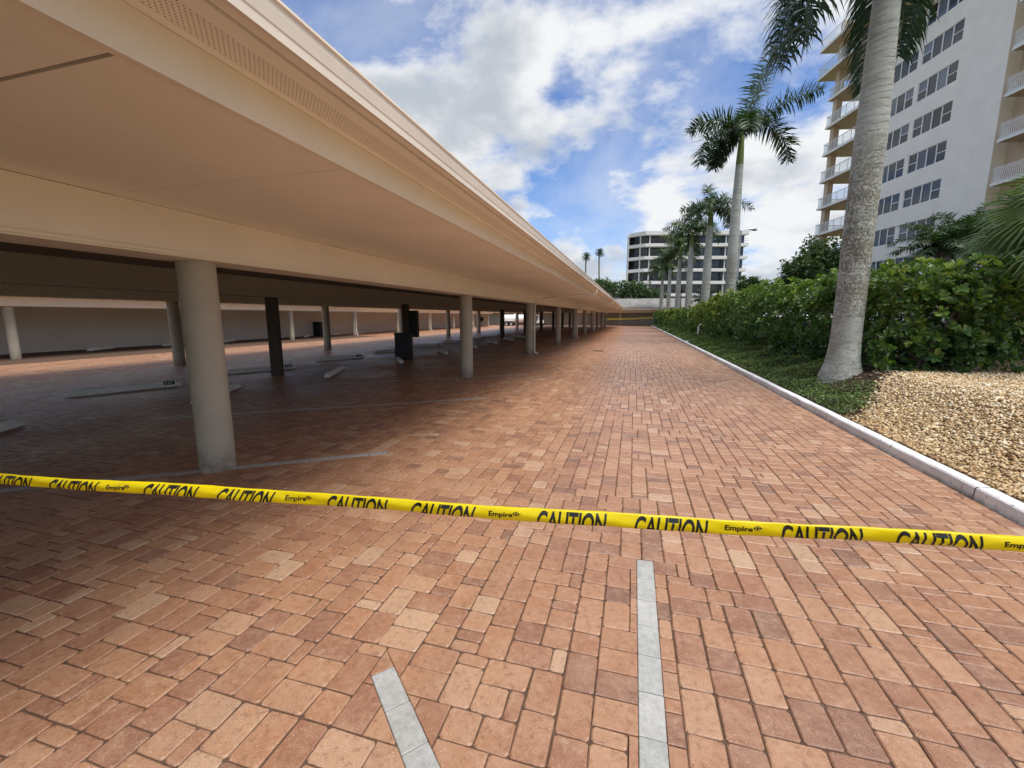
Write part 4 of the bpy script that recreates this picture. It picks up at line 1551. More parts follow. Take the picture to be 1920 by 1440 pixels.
for k in range(-4, 3):
    column(cp3, -2.2 + 7.0 * k, 77.8, 2.22, 0.18)
tag(cp3, "grey shingled carport across the far end of the drive", "carport")


# ------------------------------------------------------------------ caution tapes
def text_mesh(s, bold=0.0):
    cu_ = bpy.data.curves.new("lettering", "FONT")
    cu_.body = s
    cu_.size = 1.0
    cu_.offset = bold
    cu_.resolution_u = 4
    ob = bpy.data.objects.new("lettering", cu_)
    col.objects.link(ob)
    dg = bpy.context.evaluated_depsgraph_get()
    me = bpy.data.meshes.new_from_object(ob.evaluated_get(dg))
    bpy.data.objects.remove(ob)
    bpy.data.curves.remove(cu_)
    return me


def normalised(me):
    co = np.array([v.co[:] for v in me.vertices])
    lo_, hi_ = co.min(0), co.max(0)
    return lo_, hi_


TP0 = Vector((-1.600, 0.934, 1.05))
TP4 = Vector((0.938, 1.266, 1.05))
TU = (TP4 - TP0) / 4.0          # one print repeat
TDIR = TU.normalized()
TL = TU.length
TN = Vector((TDIR.y, -TDIR.x, 0.0)).normalized()      # towards the camera
tape = empty("caution_tape", TP0)
TH = 0.041


def tape_point(s, h):
    """s along (m), h 0..1 from the lower fold to the upper fold"""
    wav = 0.003 * math.sin(s * 3.1) + 0.0015 * math.sin(s * 9.0)
    sag = -0.004 * math.sin((s + 1.0) * 0.9)
    bul = 0.006 * math.sin(math.pi * h) + 0.0028 * math.sin(s * 5 + 3 * h) + 0.0011 * math.sin(s * 31 + 7 * h) + 0.0008 * math.sin(s * 67 - 5 * h)
    return TDIR * s + Vector((0, 0, 1)) * (TH * (h - 0.5) + sag + wav) + TN * bul


sa, sb = -2.2, TL * 4 + 2.2
ns_ = 700
nh = 8
tv, tf = [], []
for i in range(ns_ + 1):
    s = sa + (sb - sa) * i / ns_
    for j in range(nh + 1):
        tv.append(tape_point(s, j / nh))
    tv.append(tape_point(s, 0.75) - TN * 0.012)
    tv.append(tape_point(s, 0.25) - TN * 0.012)
k_ = nh + 3
for i in range(ns_):
    for j in range(k_):
        a, b = i * k_ + j, i * k_ + (j + 1) % k_
        tf.append((a, b, b + k_, a + k_))
film = MB(); film.add(tv, tf, True)
film.build("tape_film", m_tape, tape)


def print_on_tape(me, s0, s1, h0, h1, shear, name):
    """wrap flat lettering on to the film; whatever lies under the fold is cut away"""
    lo_, hi_ = normalised(me)
    bm = bmesh.new()
    bm.from_mesh(me)
    for v in bm.verts:
        x = (v.co.x - lo_[0]) / (hi_[0] - lo_[0])
        y = (v.co.y - lo_[1]) / (hi_[1] - lo_[1])
        v.co = Vector((x, h0 + (h1 - h0) * y, 0))
    bmesh.ops.bisect_plane(bm, geom=bm.verts[:] + bm.edges[:] + bm.faces[:], plane_co=(0, 0.02, 0), plane_no=(0, -1, 0), clear_outer=True)
    for hc in (0.2, 0.35, 0.5, 0.65, 0.8):
        bmesh.ops.bisect_plane(bm, geom=bm.verts[:] + bm.edges[:] + bm.faces[:], plane_co=(0, hc, 0), plane_no=(0, 1, 0))
    for v in bm.verts:
        s = s0 + (s1 - s0) * v.co.x + shear * TH * (v.co.y - 0.3)
        v.co = tape_point(s, v.co.y) + TN * 0.0009
    m2 = bpy.data.meshes.new(name)
    bm.to_mesh(m2)
    bm.free()
    link(name, m2, m_ink, tape)


cau = text_mesh("CAUTION", 0.026)
emp = text_mesh("Empire", 0.03)
# arrow-and-ring emblem that follows the maker's name
em = MB()
ring = []
for q in range(20):
    a0, a1 = q * math.pi * 2 / 20, (q + 1) * math.pi * 2 / 20
    em.add([(math.cos(a0) * .75, math.sin(a0) * .75, 0), (math.cos(a1) * .75, math.sin(a1) * .75, 0), (math.cos(a1) * .55, math.sin(a1) * .55, 0), (math.cos(a0) * .55, math.sin(a0) * .55, 0)], [(0, 1, 2, 3)])
em.add([(-1.1, 0.0, 0), (0, -0.16, 0), (1.5, 0.0, 0), (0, 0.16, 0)], [(0, 1, 2, 3)])
em.add([(0, -1.1, 0), (0.16, 0, 0), (0, 1.1, 0), (-0.16, 0, 0)], [(0, 1, 2, 3)])
emb = em.mesh("emblem")
for k in range(-3, 8):
    sh = 0.62 - 0.26 * k
    s = TL * k
    if sa < s - 0.1 and s + 0.1 < sb:
        print_on_tape(emp, s - TL * 0.072, s + TL * 0.035, 0.20, 0.70, sh * 0.5, "maker_name")
        print_on_tape(emb, s + TL * 0.03, s + TL * 0.082, 0.40, 0.80, 0, "maker_emblem")
    for a, b in ((0.146, 0.443), (0.564, 0.858)):
        if sa < s + TL * a and s + TL * b < sb:
            print_on_tape(cau, s + TL * a, s + TL * b, -0.50, 0.90, sh, "printed_word")
tag(tape, "yellow caution tape stretched across the foreground with black CAUTION print", "tape")

ft = empty("caution_tape", (-4.3, 74.5, 1.1))
fm = MB()
fv, ff_ = [], []
for i in range(21):
    t = i / 20
    z = 0.0 + 0.24 * t - 0.10 * math.sin(math.pi * t)
    fv += [(7.3 * t, 0, z), (7.3 * t, 0, z + 0.10), (7.3 * t, 0.01, z + 0.05)]
for i in range(20):
    for a, b in ((0, 1), (1, 2), (2, 0)):
        ff_.append((i * 3 + a, i * 3 + b, i * 3 + 3 + b, i * 3 + 3 + a))
fm.add(fv, ff_)
fm.build("tape_film", m_tape, ft)
tag(ft, "thin yellow tape strung across the far end of the drive", "tape")


# ------------------------------------------------------------------ wheel stops
def wheel_stop_parts(L, plate, txt=None):
    w, h = 0.075, 0.125
    mb = MB()
    a = L / 2
    prof = [(-w, 0.0), (-w, 0.045), (-w * 0.62, h), (w * 0.62, h), (w, 0.045), (w, 0.0)]
    v = []
    for x, s in ((-a, 0.55), (-a + 0.10, 1.0), (a - 0.10, 1.0), (a, 0.55)):
        v += [(x, y, z * (s if s < 1 else 1)) for y, z in prof]
    f = []
    for i in range(3):
        for q in range(6):
            f.append((i * 6 + q, i * 6 + (q + 1) % 6, (i + 1) * 6 + (q + 1) % 6, (i + 1) * 6 + q))
    f += [(5, 4, 3, 2, 1, 0), (18, 19, 20, 21, 22, 23)]
    mb.add(v, f)
    return mb


stop_me = wheel_stop_parts(1.9, False).mesh("block")
plate_me = MB().box(-0.10, 0.10, -0.0765, 0.0, 0.040, 0.132).mesh("number_plate")
NUM = ["105", "106", "107", "108", "109", "110", "111", "112", "113", "114", "115"]
ORD = ["first", "second", "third", "fourth", "fifth", "sixth", "seventh", "eighth", "ninth", "tenth", "eleventh"]


def wheel_stop(x, y, ang, label, number=None, group=None):
    t = empty("wheel_stop", (x, y, 0), ang)
    link("block", stop_me, m_concrete, t)
    if number:
        pl = MB().box(0.62, 0.82, -0.079, -0.02, 0.05, 0.131).build("number_plate", m_dark, t)
        for q, ch in enumerate(number):
            tm_ = text_mesh(ch, 0.01)
            lo_, hi_ = normalised(tm_)
            w_ = 0.02 if ch == "1" else 0.04
            for v in tm_.vertices:
                v.co = ((v.co.x - lo_[0]) / (hi_[0] - lo_[0]) * w_ + 0.65 + 0.05 * q, -0.0805, (v.co.y - lo_[1]) / (hi_[1] - lo_[1]) * 0.055 + 0.063)
            link("digit", tm_, m_concrete, pl)
    tag(t, label, "wheel stop", group)


for k in range(0, 9):
    y = 6.72 + 3.6 * (k - 1)
    wheel_stop(-8.22 + random.uniform(-.06, .06), y, math.atan2(1.76, -0.92) + random.gauss(0, 0.05) + (0.12 if k > 2 else 0),
               "white wheel stop, %s from the camera in the near row under the long carport" % ORD[k], None, "wheel stops under the long carport")
for k in range(0, 9):
    y = 6.54 + 3.55 * k
    wheel_stop(-10.53, y, math.atan2(1.82, 0.82) + random.gauss(0, 0.03),
               "wheel stop with black number plate, %s from camera in the row behind middle columns" % ORD[k], NUM[k + 2], "numbered wheel stops under the long carport")
for k in range(0, 9):
    wheel_stop(-24.9, 14.6 + 3.45 * k, math.atan2(1.0, -0.55) + random.gauss(0, 0.05),
               "white wheel stop, %s from the left along the back wall of the low carport" % ORD[k], None, "wheel stops along the back wall")

# dark bins and meter boxes
tb = empty("litter_bin", (-8.25, 14.35, 0), R(20))
MB().prism_z([(-.29, -.26), (-.24, -.30), (.24, -.30), (.29, -.26), (.29, .26), (.24, .30), (-.24, .30), (-.29, .26)], 0.0, 0.93).build("body", m_dark, tb)
MB().prism_z([(-.31, -.32), (.31, -.32), (.31, .32), (-.31, .32)], 0.931, 0.985).build("lid", m_dark, tb)
tag(tb, "square black litter bin in front of a middle column under the long carport", "bin")
eb = empty("electrical_panel", (-9.05, 16.55, 0.72))
MB().box(-0.10, 0.22, -0.10, 0.12, 0, 1.12).build("cabinet", m_dark, eb)
MB().box(0.0, 0.18, -0.115, -0.101, 0.08, 1.04).build("door", m_dark, eb)
tag(eb, "tall black electrical panel fixed to a middle column above the litter bin", "electrical panel")
wb = empty("wall_cabinet", (-25.3, 30.4, 0))
MB().box(-0.4, 0.3, -0.35, 0.35, 0.0, 1.1).build("cabinet", m_dark, wb)
MB().box(-0.42, 0.32, -0.37, 0.37, 1.101, 1.14).build("lid", m_dark, wb)
tag(wb, "black waist-high cabinet against the back wall of the low carport", "cabinet")
hr = empty("hose_reel", (-23.9, 66.6, 1.15))
mb = MB()
for r0_, r1_, y_ in ((0.34, 0.10, -0.05),):
    n = 20
    v = [(math.cos(q * 2 * math.pi / n) * r, y, math.sin(q * 2 * math.pi / n) * r) for (r, y) in ((0.34, 0.08), (0.34, -0.06), (0.22, -0.08), (0.08, -0.05)) for q in range(n)]
    f = [(i * n + q, i * n + (q + 1) % n, (i + 1) * n + (q + 1) % n, (i + 1) * n + q) for i in range(3) for q in range(n)]
    mb.add(v, f + [tuple(range(3 * n, 4 * n))])
mb.build("drum", m_dark, hr)
MB().box(-0.05, 0.05, -0.04, 0.09, -0.5, -0.35).build("bracket", m_steel, hr)
tag(hr, "round black hose reel on the pale end wall of the low carport", "hose reel")


# ------------------------------------------------------------------ tank trailer at the end of the far aisle
def wheel(parent, x, y, z, r, w):
    t = MB()
    n = 18
    prof = [(r * 0.62, -w / 2), (r * 0.92, -w / 2), (r, -w * 0.3), (r, w * 0.3), (r * 0.92, w / 2), (r * 0.62, w / 2)]
    v = [(x + math.cos(q * 2 * math.pi / n) * a, y + b, z + math.sin(q * 2 * math.pi / n) * a) for a, b in prof for q in range(n)]
    f = [(i * n + q, i * n + (q + 1) % n, (i + 1) * n + (q + 1) % n, (i + 1) * n + q) for i in range(5) for q in range(n)]
    t.add(v, f, True)
    ty = t.build("tyre", m_rubber, parent)
    rm = MB()
    v = [(x + math.cos(q * 2 * math.pi / n) * a, y + b, z + math.sin(q * 2 * math.pi / n) * a) for a, b in ((r * .62, -w * .4), (r * .55, -w * .2), (r * .2, -w * .35)) for q in range(n)]
    f = [(i * n + q, i * n + (q + 1) % n, (i + 1) * n + (q + 1) % n, (i + 1) * n + q) for i in range(2) for q in range(n)]
    rm.add(v, f + [tuple(range(2 * n, 3 * n))], True)
    rm.build("rim", m_steel, ty)


tt = empty("tank_trailer", (-19.4, 70.6, 0), R(8))
tm_ = MB()
n = 22
prof = [(0.0, -1.95), (0.42, -1.93), (0.62, -1.8), (0.70, -1.5), (0.70, 1.5), (0.62, 1.8), (0.42, 1.93), (0.0, 1.95)]
v = [(x_, math.cos(q * 2 * math.pi / n) * r * 1.05, 1.18 + math.sin(q * 2 * math.pi / n) * r) for r, x_ in prof for q in range(n)]
f = [(i * n + q, i * n + (q + 1) % n, (i + 1) * n + (q + 1) % n, (i + 1) * n + q) for i in range(len(prof) - 1) for q in range(n)]
tm_.add(v, f, True)
tk = tm_.build("tank", m_white, tt)
MB().lathe([(0.24, 1.82), (0.24, 2.0), (0.2, 2.03)], 0.1, 0, 16).build("hatch", m_white, tk)
MB().box(-2.1, 2.6, -0.45, -0.35, 0.40, 0.52).box(-2.1, 2.6, 0.35, 0.45, 0.40, 0.52).box(-2.1, -2.0, -0.35, 0.35, 0.40, 0.52).build("chassis", m_dark, tt)
MB().box(-1.65, -0.1, -0.98, -0.68, 0.80, 0.85).build("mudguard", m_white, tt)
for x_ in (-1.25, -0.45):
    wheel(tt, x_, -0.84, 0.36, 0.36, 0.24)
    wheel(tt, x_, 0.84, 0.36, 0.36, 0.24)
tag(tt, "white tank trailer on twin axles parked in the bright far aisle", "trailer")

ct = empty("utility_cart", (-15.6, 72.6, 0), R(-10))
MB().box(-0.7, 0.7, -0.5, 0.5, 0.42, 0.62).box(-0.2, 0.65, -0.45, 0.45, 0.62, 0.95).build("body", m_white, ct)
MB().box(-0.05, 0.05, -0.4, -0.3, 0.95, 1.75).box(-0.45, 0.3, -0.5, 0.5, 1.751, 1.81).build("canopy_frame", m_white, ct)
for x_ in (-0.55, 0.5):
    wheel(ct, x_, -0.52, 0.33, 0.33, 0.2)
    wheel(ct, x_, 0.52, 0.33, 0.33, 0.2)
tag(ct, "small white utility cart with dark wheels right of the tank trailer", "cart")

# white bent pipe stand by the kerb
ps = empty("pipe_stand", (3.95, 29.2, float(bed_z(3.95, 29.2))))
MB().tube([(0, 0, -0.05), (0, 0, 0.62), (0.05, 0, 0.74), (0.16, 0, 0.80), (0.34, 0, 0.80)], 0.045, 8).build("standpipe", m_white, ps)
MB().tube([(0.24, 0.05, -0.05), (0.24, 0.05, 0.72), (0.27, 0.05, 0.79)], 0.04, 8).build("standpipe", m_white, ps)
MB().tube([(0.0, 0.02, 0.45), (0.24, 0.05, 0.45)], 0.03, 6).build("crossbar", m_white, ps)
tag(ps, "white bent pipe stand in the ground cover beside the kerb", "pipe")


# ------------------------------------------------------------------ lamps
def lamp_post(x, y, zb, h, label, style):
    t = empty("lamp_post", (x, y, zb))
    if style == "cobra":
        MB().lathe([(0.12, 0), (0.10, 0.3), (0.07, h)], 0, 0, 10).build("pole", m_steel, t)
        dx, dy = math.cos(CR), math.sin(CR)
        MB().tube([(0, 0, h - 0.1), (dx * .4, dy * .4, h + 0.05), (dx * 0.75, dy * 0.75, h + 0.07)], 0.04, 6).build("arm", m_steel, t)
        hd = MB().tube([(dx * .7, dy * .7, h + .07), (dx * 0.95, dy * 0.95, h + 0.09), (dx * 1.25, dy * 1.25, h + 0.06), (dx * 1.5, dy * 1.5, h + 0.02)], [0.05, 0.12, 0.14, 0.05], 8)
        hd.build("lamp_head", m_steel, t)
    else:
        MB().lathe([(0.12, 0), (0.09, 0.5), (0.06, 0.6), (0.05, h)], 0, 0, 8).build("pole", m_iron, t)
        MB().lathe([(0.06, h), (0.17, h + 0.05), (0.20, h + 0.42), (0.23, h + 0.45), (0.04, h + 0.62)], 0, 0, 8).build("lamp_head", m_iron, t)
    tag(t, label, "street lamp")


lamp_post(9.4, 46.2, 0.5, 9.1, "tall street lamp whose arm shows beside the second palm trunk", "cobra")
lamp_post(5.1, 77.0 - 4, 0.4, 3.6, "dark lamp post between the two farthest palms", "post")
lamp_post(5.6, 58.0, 0.5, 3.9, "dark lamp post between the fourth and fifth palm trunks", "post")

# ------------------------------------------------------------------ tower
TA = -0.2051
TD = Vector((math.sin(TA), math.cos(TA), 0))            # along the face, away from the camera
TNf = Vector((-math.cos(TA), math.sin(TA), 0))           # out of the face
TO = Vector((22.731, 48.241, 0))
tower = empty("apartment_tower", TO)


def TP(s, off, z):
    return TD * s + TNf * off + Vector((0, 0, z))


def tbox(mb, s0, s1, o0, o1, z0, z1):
    c = [TP(s, o, z) for z in (z0, z1) for s, o in ((s0, o0), (s1, o0), (s1, o1), (s0, o1))]
    mb.add(c, [(0, 1, 2, 3), (7, 6, 5, 4), (0, 4, 5, 1), (1, 5, 6, 2), (2, 6, 7, 3), (3, 7, 4, 0)])
    return mb


FH = 2.9
WT0 = 24.234            # window head of the reference floor
KS = range(-3, 8)
WH = 1.52
GROUPS = [(-3.63, 0.0), (0.42, 4.05)]
SL, SR = -7.48, 4.75
zt_top = WT0 + 2.9 * 3 + 1.2
# front wall with window openings
s_br = [SL, GROUPS[0][0], GROUPS[0][1], GROUPS[1][0], GROUPS[1][1], SR]
z_br = [-0.05]
for k in sorted(KS, reverse=True):
    z_br += [WT0 - FH * k - WH, WT0 - FH * k]
z_br.append(zt_top)
wm = MB()
for i in range(5):
    for j in range(len(z_br) - 1):
        if i in (1, 3) and j % 2 == 1:
            s0, s1, z0, z1 = s_br[i], s_br[i + 1], z_br[j], z_br[j + 1]
            dpt = -0.13
            for (a, b) in (((s0, z0), (s1, z0)), ((s1, z0), (s1, z1)), ((s1, z1), (s0, z1)), ((s0, z1), (s0, z0))):
                wm.add([TP(a[0], 0, a[1]), TP(b[0], 0, b[1]), TP(b[0], dpt, b[1]), TP(a[0], dpt, a[1])], [(0, 1, 2, 3)])
            continue
        s0, s1, z0, z1 = s_br[i], s_br[i + 1], z_br[j], z_br[j + 1]
        wm.add([TP(s0, 0, z0), TP(s1, 0, z0), TP(s1, 0, z1), TP(s0, 0, z1)], [(3, 2, 1, 0)])
wm.build("wall", m_tower, tower)
bd = MB(); tbox(bd, SL, SR, -12, -0.14, -0.05, zt_top - 0.02)
bd.build("body", m_tower, tower)
ed = MB(); tbox(ed, SL - 0.02, SL + 0.0, -0.9, -0.001, -0.05, zt_top); ed.build("wall_return", m_stucco, tower)
for k in KS:
    ztop_, zbot = WT0 - FH * k, WT0 - FH * k - WH
    if zbot < 1.5: continue
    for (g0, g1) in GROUPS:
        wroot = MB()
        w4 = (g1 - g0) / 4
        fw_ = 0.045
        tbox(wroot, g0, g1, -0.125, -0.05, zbot, zbot + fw_)
        tbox(wroot, g0, g1, -0.125, -0.05, ztop_ - fw_, ztop_)
        for q in range(5):
            sc_ = g0 + w4 * q
            a = max(g0, sc_ - 0.045); b = min(g1, sc_ + 0.045)
            tbox(wroot, a, b, -0.125, -0.045, zbot + fw_, ztop_ - fw_)
        for q in (0, 3):
            zm = (zbot + ztop_) / 2 - 0.02
            tbox(wroot, g0 + w4 * q + 0.036, g0 + w4 * (q + 1) - 0.036, -0.125, -0.055, zm - 0.03, zm + 0.03)
        wobj = wroot.build("window", m_frame, tower)
        for q in range(4):
            a, b = g0 + w4 * q + 0.034, g0 + w4 * (q + 1) - 0.034
            zm = (zbot + ztop_) / 2 - 0.02
            for z0, z1 in (((zbot + fw_, zm - 0.028), (zm + 0.028, ztop_ - fw_)) if q in (0, 3) else ((zbot + fw_, ztop_ - fw_),)):
                pm = MB(); tbox(pm, a, b, -0.115, -0.09 - 0.01 * (q % 2), z0, z1)
                pm.build("pane", m_glass, wobj)
# overhanging slab high on the face
oh = MB(); tbox(oh, -1.8, 4.9, 0.002, 2.2, WT0 + FH + 0.55, WT0 + FH + 0.8); oh.build("canopy_slab", m_towsoff, tower)

# corner balconies
SB0, SB1 = SR + 0.01, 11.9
for k in range(-3, 8):
    zs = 22.45 - FH * k
    if zs < 1.2: continue
    wide = k <= -2
    e = 1.7 if wide else 0.0
    bal = MB()
    tbox(bal, SB0, SB1 + e, -4.8, 0.35 + e * 0.25, zs, zs + 0.16)
    bo = bal.build("balcony", m_towsoff, tower)
    eg = MB()
    of = 0.35 + e * 0.25
    tbox(eg, SB0, SB1 + e, of + 0.001, of + 0.03, zs - 0.03, zs + 0.18)
    tbox(eg, SB1 + e + 0.001, SB1 + e + 0.03, -4.8, of + 0.03, zs - 0.03, zs + 0.18)
    eg.build("slab_edge", m_white, bo)
    rl = MB()
    zr = zs + 0.16
    tbox(rl, SB0, SB1 + e, of - 0.06, of - 0.01, zr + 1.02, zr + 1.08)
    tbox(rl, SB0, SB1 + e, of - 0.05, of - 0.02, zr + 0.08, zr + 0.12)
    tbox(rl, SB1 + e - 0.06, SB1 + e - 0.01, -4.8, of - 0.061, zr + 1.02, zr + 1.08)
    s_ = SB0 + 0.2
    while s_ < SB1 + e:
        tbox(rl, s_ - 0.025, s_ + 0.025, of - 0.055, of - 0.015, zr + 0.0, zr + 1.02)
        s_ += 1.25
    for o_ in (-4.6, -3.2, -1.8, -0.4):
        tbox(rl, SB1 + e - 0.055, SB1 + e - 0.015, o_ - 0.02, o_ + 0.02, zr, zr + 1.02)
    rl.build("railing", m_frame, bo)
    gl = MB()
    tbox(gl, SB0 + 0.05, SB1 + e - 0.05, of - 0.042, of - 0.034, zr + 0.13, zr + 1.0)
    tbox(gl, SB1 + e - 0.042, SB1 + e - 0.034, -4.7, of - 0.06, zr + 0.13, zr + 1.0)
    gl.build("rail_glass", m_rail_glass, bo)
for (s_, o_) in ((11.35, -0.35), (11.35, -4.3)):
    pm = MB(); tbox(pm, s_ - 0.30, s_ + 0.30, o_ - 0.3, o_ + 0.3, -0.05, 33.0); pm.build("column", m_towtan, tower)
ew = MB(); tbox(ew, SR + 0.002, SR + 0.05, -12, -0.2, -0.05, zt_top - 0.03); ew.build("end_wall", m_towtan, tower)

# tan wing with walkway balconies to the right
wg = MB(); tbox(wg, -22, SL - 0.022, -11, -0.9, -0.05, zt_top); wg.build("side_wing", m_towtan, tower)
for k in range(-2, 8):
    zs = 19.45 - 0.05 - FH * (k - 1) - 2.9
    if zs < 1.0: continue
    s1_ = SL - 0.75
    bal = MB(); tbox(bal, -20, s1_, -0.899, 0.45, zs, zs + 0.16)
    bo = bal.build("balcony", m_towsoff, tower)
    eg = MB(); tbox(eg, -20, s1_, 0.451, 0.48, zs - 0.02, zs + 0.18); tbox(eg, s1_ + 0.001, s1_ + 0.03, -0.89, 0.48, zs - 0.02, zs + 0.18)
    eg.build("slab_edge", m_white, bo)
    rl = MB()
    zr = zs + 0.17
    for z_ in (0.96, 0.84, 0.06):
        tbox(rl, -20, s1_, 0.38, 0.43, zr + z_, zr + z_ + 0.045)
        tbox(rl, s1_ - 0.05, s1_, -0.89, 0.379, zr + z_, zr + z_ + 0.045)
    s_ = s1_
    while s_ > -13:
        tbox(rl, s_ - 0.016, s_ + 0.016 if s_ < s1_ else s_, 0.39, 0.42, zr + 0.105, zr + 0.84)
        s_ -= 0.13
    for q in range(9):
        o_ = -0.85 + q * 0.135
        tbox(rl, s1_ - 0.04, s1_ - 0.01, o_, o_ + 0.03, zr + 0.105, zr + 0.84)
    rl.build("railing", m_frame, bo)
    dr = MB(); tbox(dr, -11.4, -10.3, -0.898, -0.87, zs + 0.17, zs + 2.3); dr.build("door", m_towtan, tower)
    lt = MB(); tbox(lt, -10.1, -9.95, -0.898, -0.8, zs + 1.75, zs + 1.95); lt.build("wall_lamp", m_dark, tower)
tag(tower, "white apartment tower with grey window bands and corner balconies at the right", "building")

# ------------------------------------------------------------------ far apartment block
FWH = Vector((-math.sin(YAW), math.cos(YAW), 0))
RTV = Vector((math.cos(YAW), math.sin(YAW), 0))
condo = empty("apartment_block", (0, 0, 0))
B0 = Vector((2.75, 115.0, 0))


def CP(a, dep, z):
    return B0 + RTV * a + FWH * dep + Vector((0, 0, z))


PLAN = [(-3.9, 3.6), (-0.7, 0.15), (0.5, 0.0), (24.5, -0.6)]       # front edge, left corner swept back


def strip_prism(mb, pts_, back, z0, z1):
    n_ = len(pts_)
    fr = [CP(a, d, z) for z in (z0, z1) for a, d in pts_]
    bk_ = [CP(a, back, z) for z in (z0, z1) for a in (pts_[0][0] + (back - pts_[0][1]) * 0.42, pts_[-1][0])]
    b = [*fr, *bk_]
    for i in range(n_ - 1):
        mb.add([fr[i], fr[i + 1], fr[n_ + i + 1], fr[n_ + i]], [(0, 1, 2, 3)])
    mb.add([*fr[:n_], bk_[1], bk_[0]], [tuple(range(n_ + 2))[::-1]])
    mb.add([*fr[n_:], bk_[3], bk_[2]], [tuple(range(n_ + 2))])
    mb.add([fr[n_ - 1], bk_[1], bk_[3], fr[2 * n_ - 1]], [(0, 1, 2, 3)])
    mb.add([bk_[0], fr[0], fr[n_], bk_[2]], [(0, 1, 2, 3)])


levels = [19.35, 16.3, 13.3, 10.25, 7.2, 4.2]
for i, z in enumerate(levels):
    mb = MB(); strip_prism(mb, PLAN, 9, z - 0.62, z + 0.12); mb.build("balcony_band", m_condo, condo)
mb = MB(); strip_prism(mb, PLAN, 9, 21.5, 22.4); mb.build("roof_band", m_condo, condo)
fin = MB()
c = [CP(a, d, z) for z in (0, 22.45) for a, d in ((-4.1, 3.45), (-3.92, 3.45), (-1.5, 9), (-1.7, 9))]
fin.add(c, [(0, 1, 2, 3), (7, 6, 5, 4), (0, 4, 5, 1), (1, 5, 6, 2), (2, 6, 7, 3), (3, 7, 4, 0)])
fin.build("fin_wall", m_condo, condo)
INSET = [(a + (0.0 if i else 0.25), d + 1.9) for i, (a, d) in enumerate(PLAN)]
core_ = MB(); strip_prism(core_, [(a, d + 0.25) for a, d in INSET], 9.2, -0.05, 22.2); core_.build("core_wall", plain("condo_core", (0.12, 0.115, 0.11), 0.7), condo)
tops = [21.5] + [l - 0.62 for l in levels[:-1]]
for i, z in enumerate(levels):
    z0, z1 = z + 0.14, tops[i] - 0.02
    for (a0, a1) in ((-3.3, -1.62), (-1.55, 0.4), (0.5, 3.1), (3.2, 5.7), (6.0, 8.5), (8.6, 11.1), (11.4, 13.7), (13.8, 16.2), (16.5, 19.2), (19.4, 21.7), (21.8, 24.3)):
        def dep(a): return float(np.interp(a, [p[0] for p in INSET], [p[1] for p in INSET])) - 0.05
        pm = MB()
        q = [CP(a0, dep(a0), z0), CP(a1, dep(a1), z0), CP(a1, dep(a1), z1), CP(a0, dep(a0), z1)]
        q += [p + FWH * 0.15 for p in q]
        pm.add(q, [(0, 1, 2, 3), (7, 6, 5, 4), (0, 4, 5, 1), (1, 5, 6, 2), (2, 6, 7, 3), (3, 7, 4, 0)])
        pm.build("window", m_cglass, condo)
    for a in (-1.5, 0.55, 19.3):
        d = float(np.interp(a, [p[0] for p in PLAN], [p[1] for p in PLAN])) + 0.5
        pm = MB()
        q = [CP(a - .13, d, z0 - 0.01), CP(a + .13, d, z0 - 0.01), CP(a + .13, d + .3, z0 - 0.01), CP(a - .13, d + .3, z0 - 0.01)]
        q += [p + Vector((0, 0, z1 + 0.015 - z0)) for p in q]
        pm.add(q, [(3, 2, 1, 0), (4, 5, 6, 7), (0, 1, 5, 4), (1, 2, 6, 5), (2, 3, 7, 6), (3, 0, 4, 7)])
        pm.build("pillar", m_condo, condo)
    rm = MB()
    for zz_ in (0.55, 0.95):
        for j in range(len(PLAN) - 1):
            rm.tube([CP(PLAN[j][0], PLAN[j][1] + 0.12, z0 + zz_), CP(PLAN[j + 1][0], PLAN[j + 1][1] + 0.12, z0 + zz_)], 0.03, 4)
    rm.build("railing", m_dark, condo)
MB().tube([CP(9.0, 4, 22.4), CP(9.0, 4, 26.2)], 0.05, 5).build("antenna", m_steel, condo)
# low terraces in front of the block
for (a0, a1, d0, z0, z1) in ((-13, 4.0, -8, 2.0, 3.0), (-13, 1.0, -6.5, 4.6, 5.4), (-13, 0.0, -5, 7.0, 7.8)):
    pm = MB()
    q = [CP(a, d, z0) for a, d in ((a0, d0), (a1, d0), (a1, d0 + 6), (a0, d0 + 6))]
    q += [p + Vector((0, 0, z1 - z0)) for p in q]
    pm.add(q, [(3, 2, 1, 0), (4, 5, 6, 7), (0, 1, 5, 4), (1, 2, 6, 5), (2, 3, 7, 6), (3, 0, 4, 7)])
    pm.build("terrace_band", m_condo, condo)
pm = MB()
q = [CP(a, d, -0.05) for a, d in ((-12.8, -4.5), (3.0, -4.5), (3.0, 3), (-12.8, 3))]
q += [p + Vector((0, 0, 7.0)) for p in q]
pm.add(q, [(3, 2, 1, 0), (4, 5, 6, 7), (0, 1, 5, 4), (1, 2, 6, 5), (2, 3, 7, 6), (3, 0, 4, 7)])
pm.build("terrace_core", bpy.data.materials["condo_core"], condo)
tag(condo, "far white apartment block with curved balcony bands and dark glass behind the palms", "building")


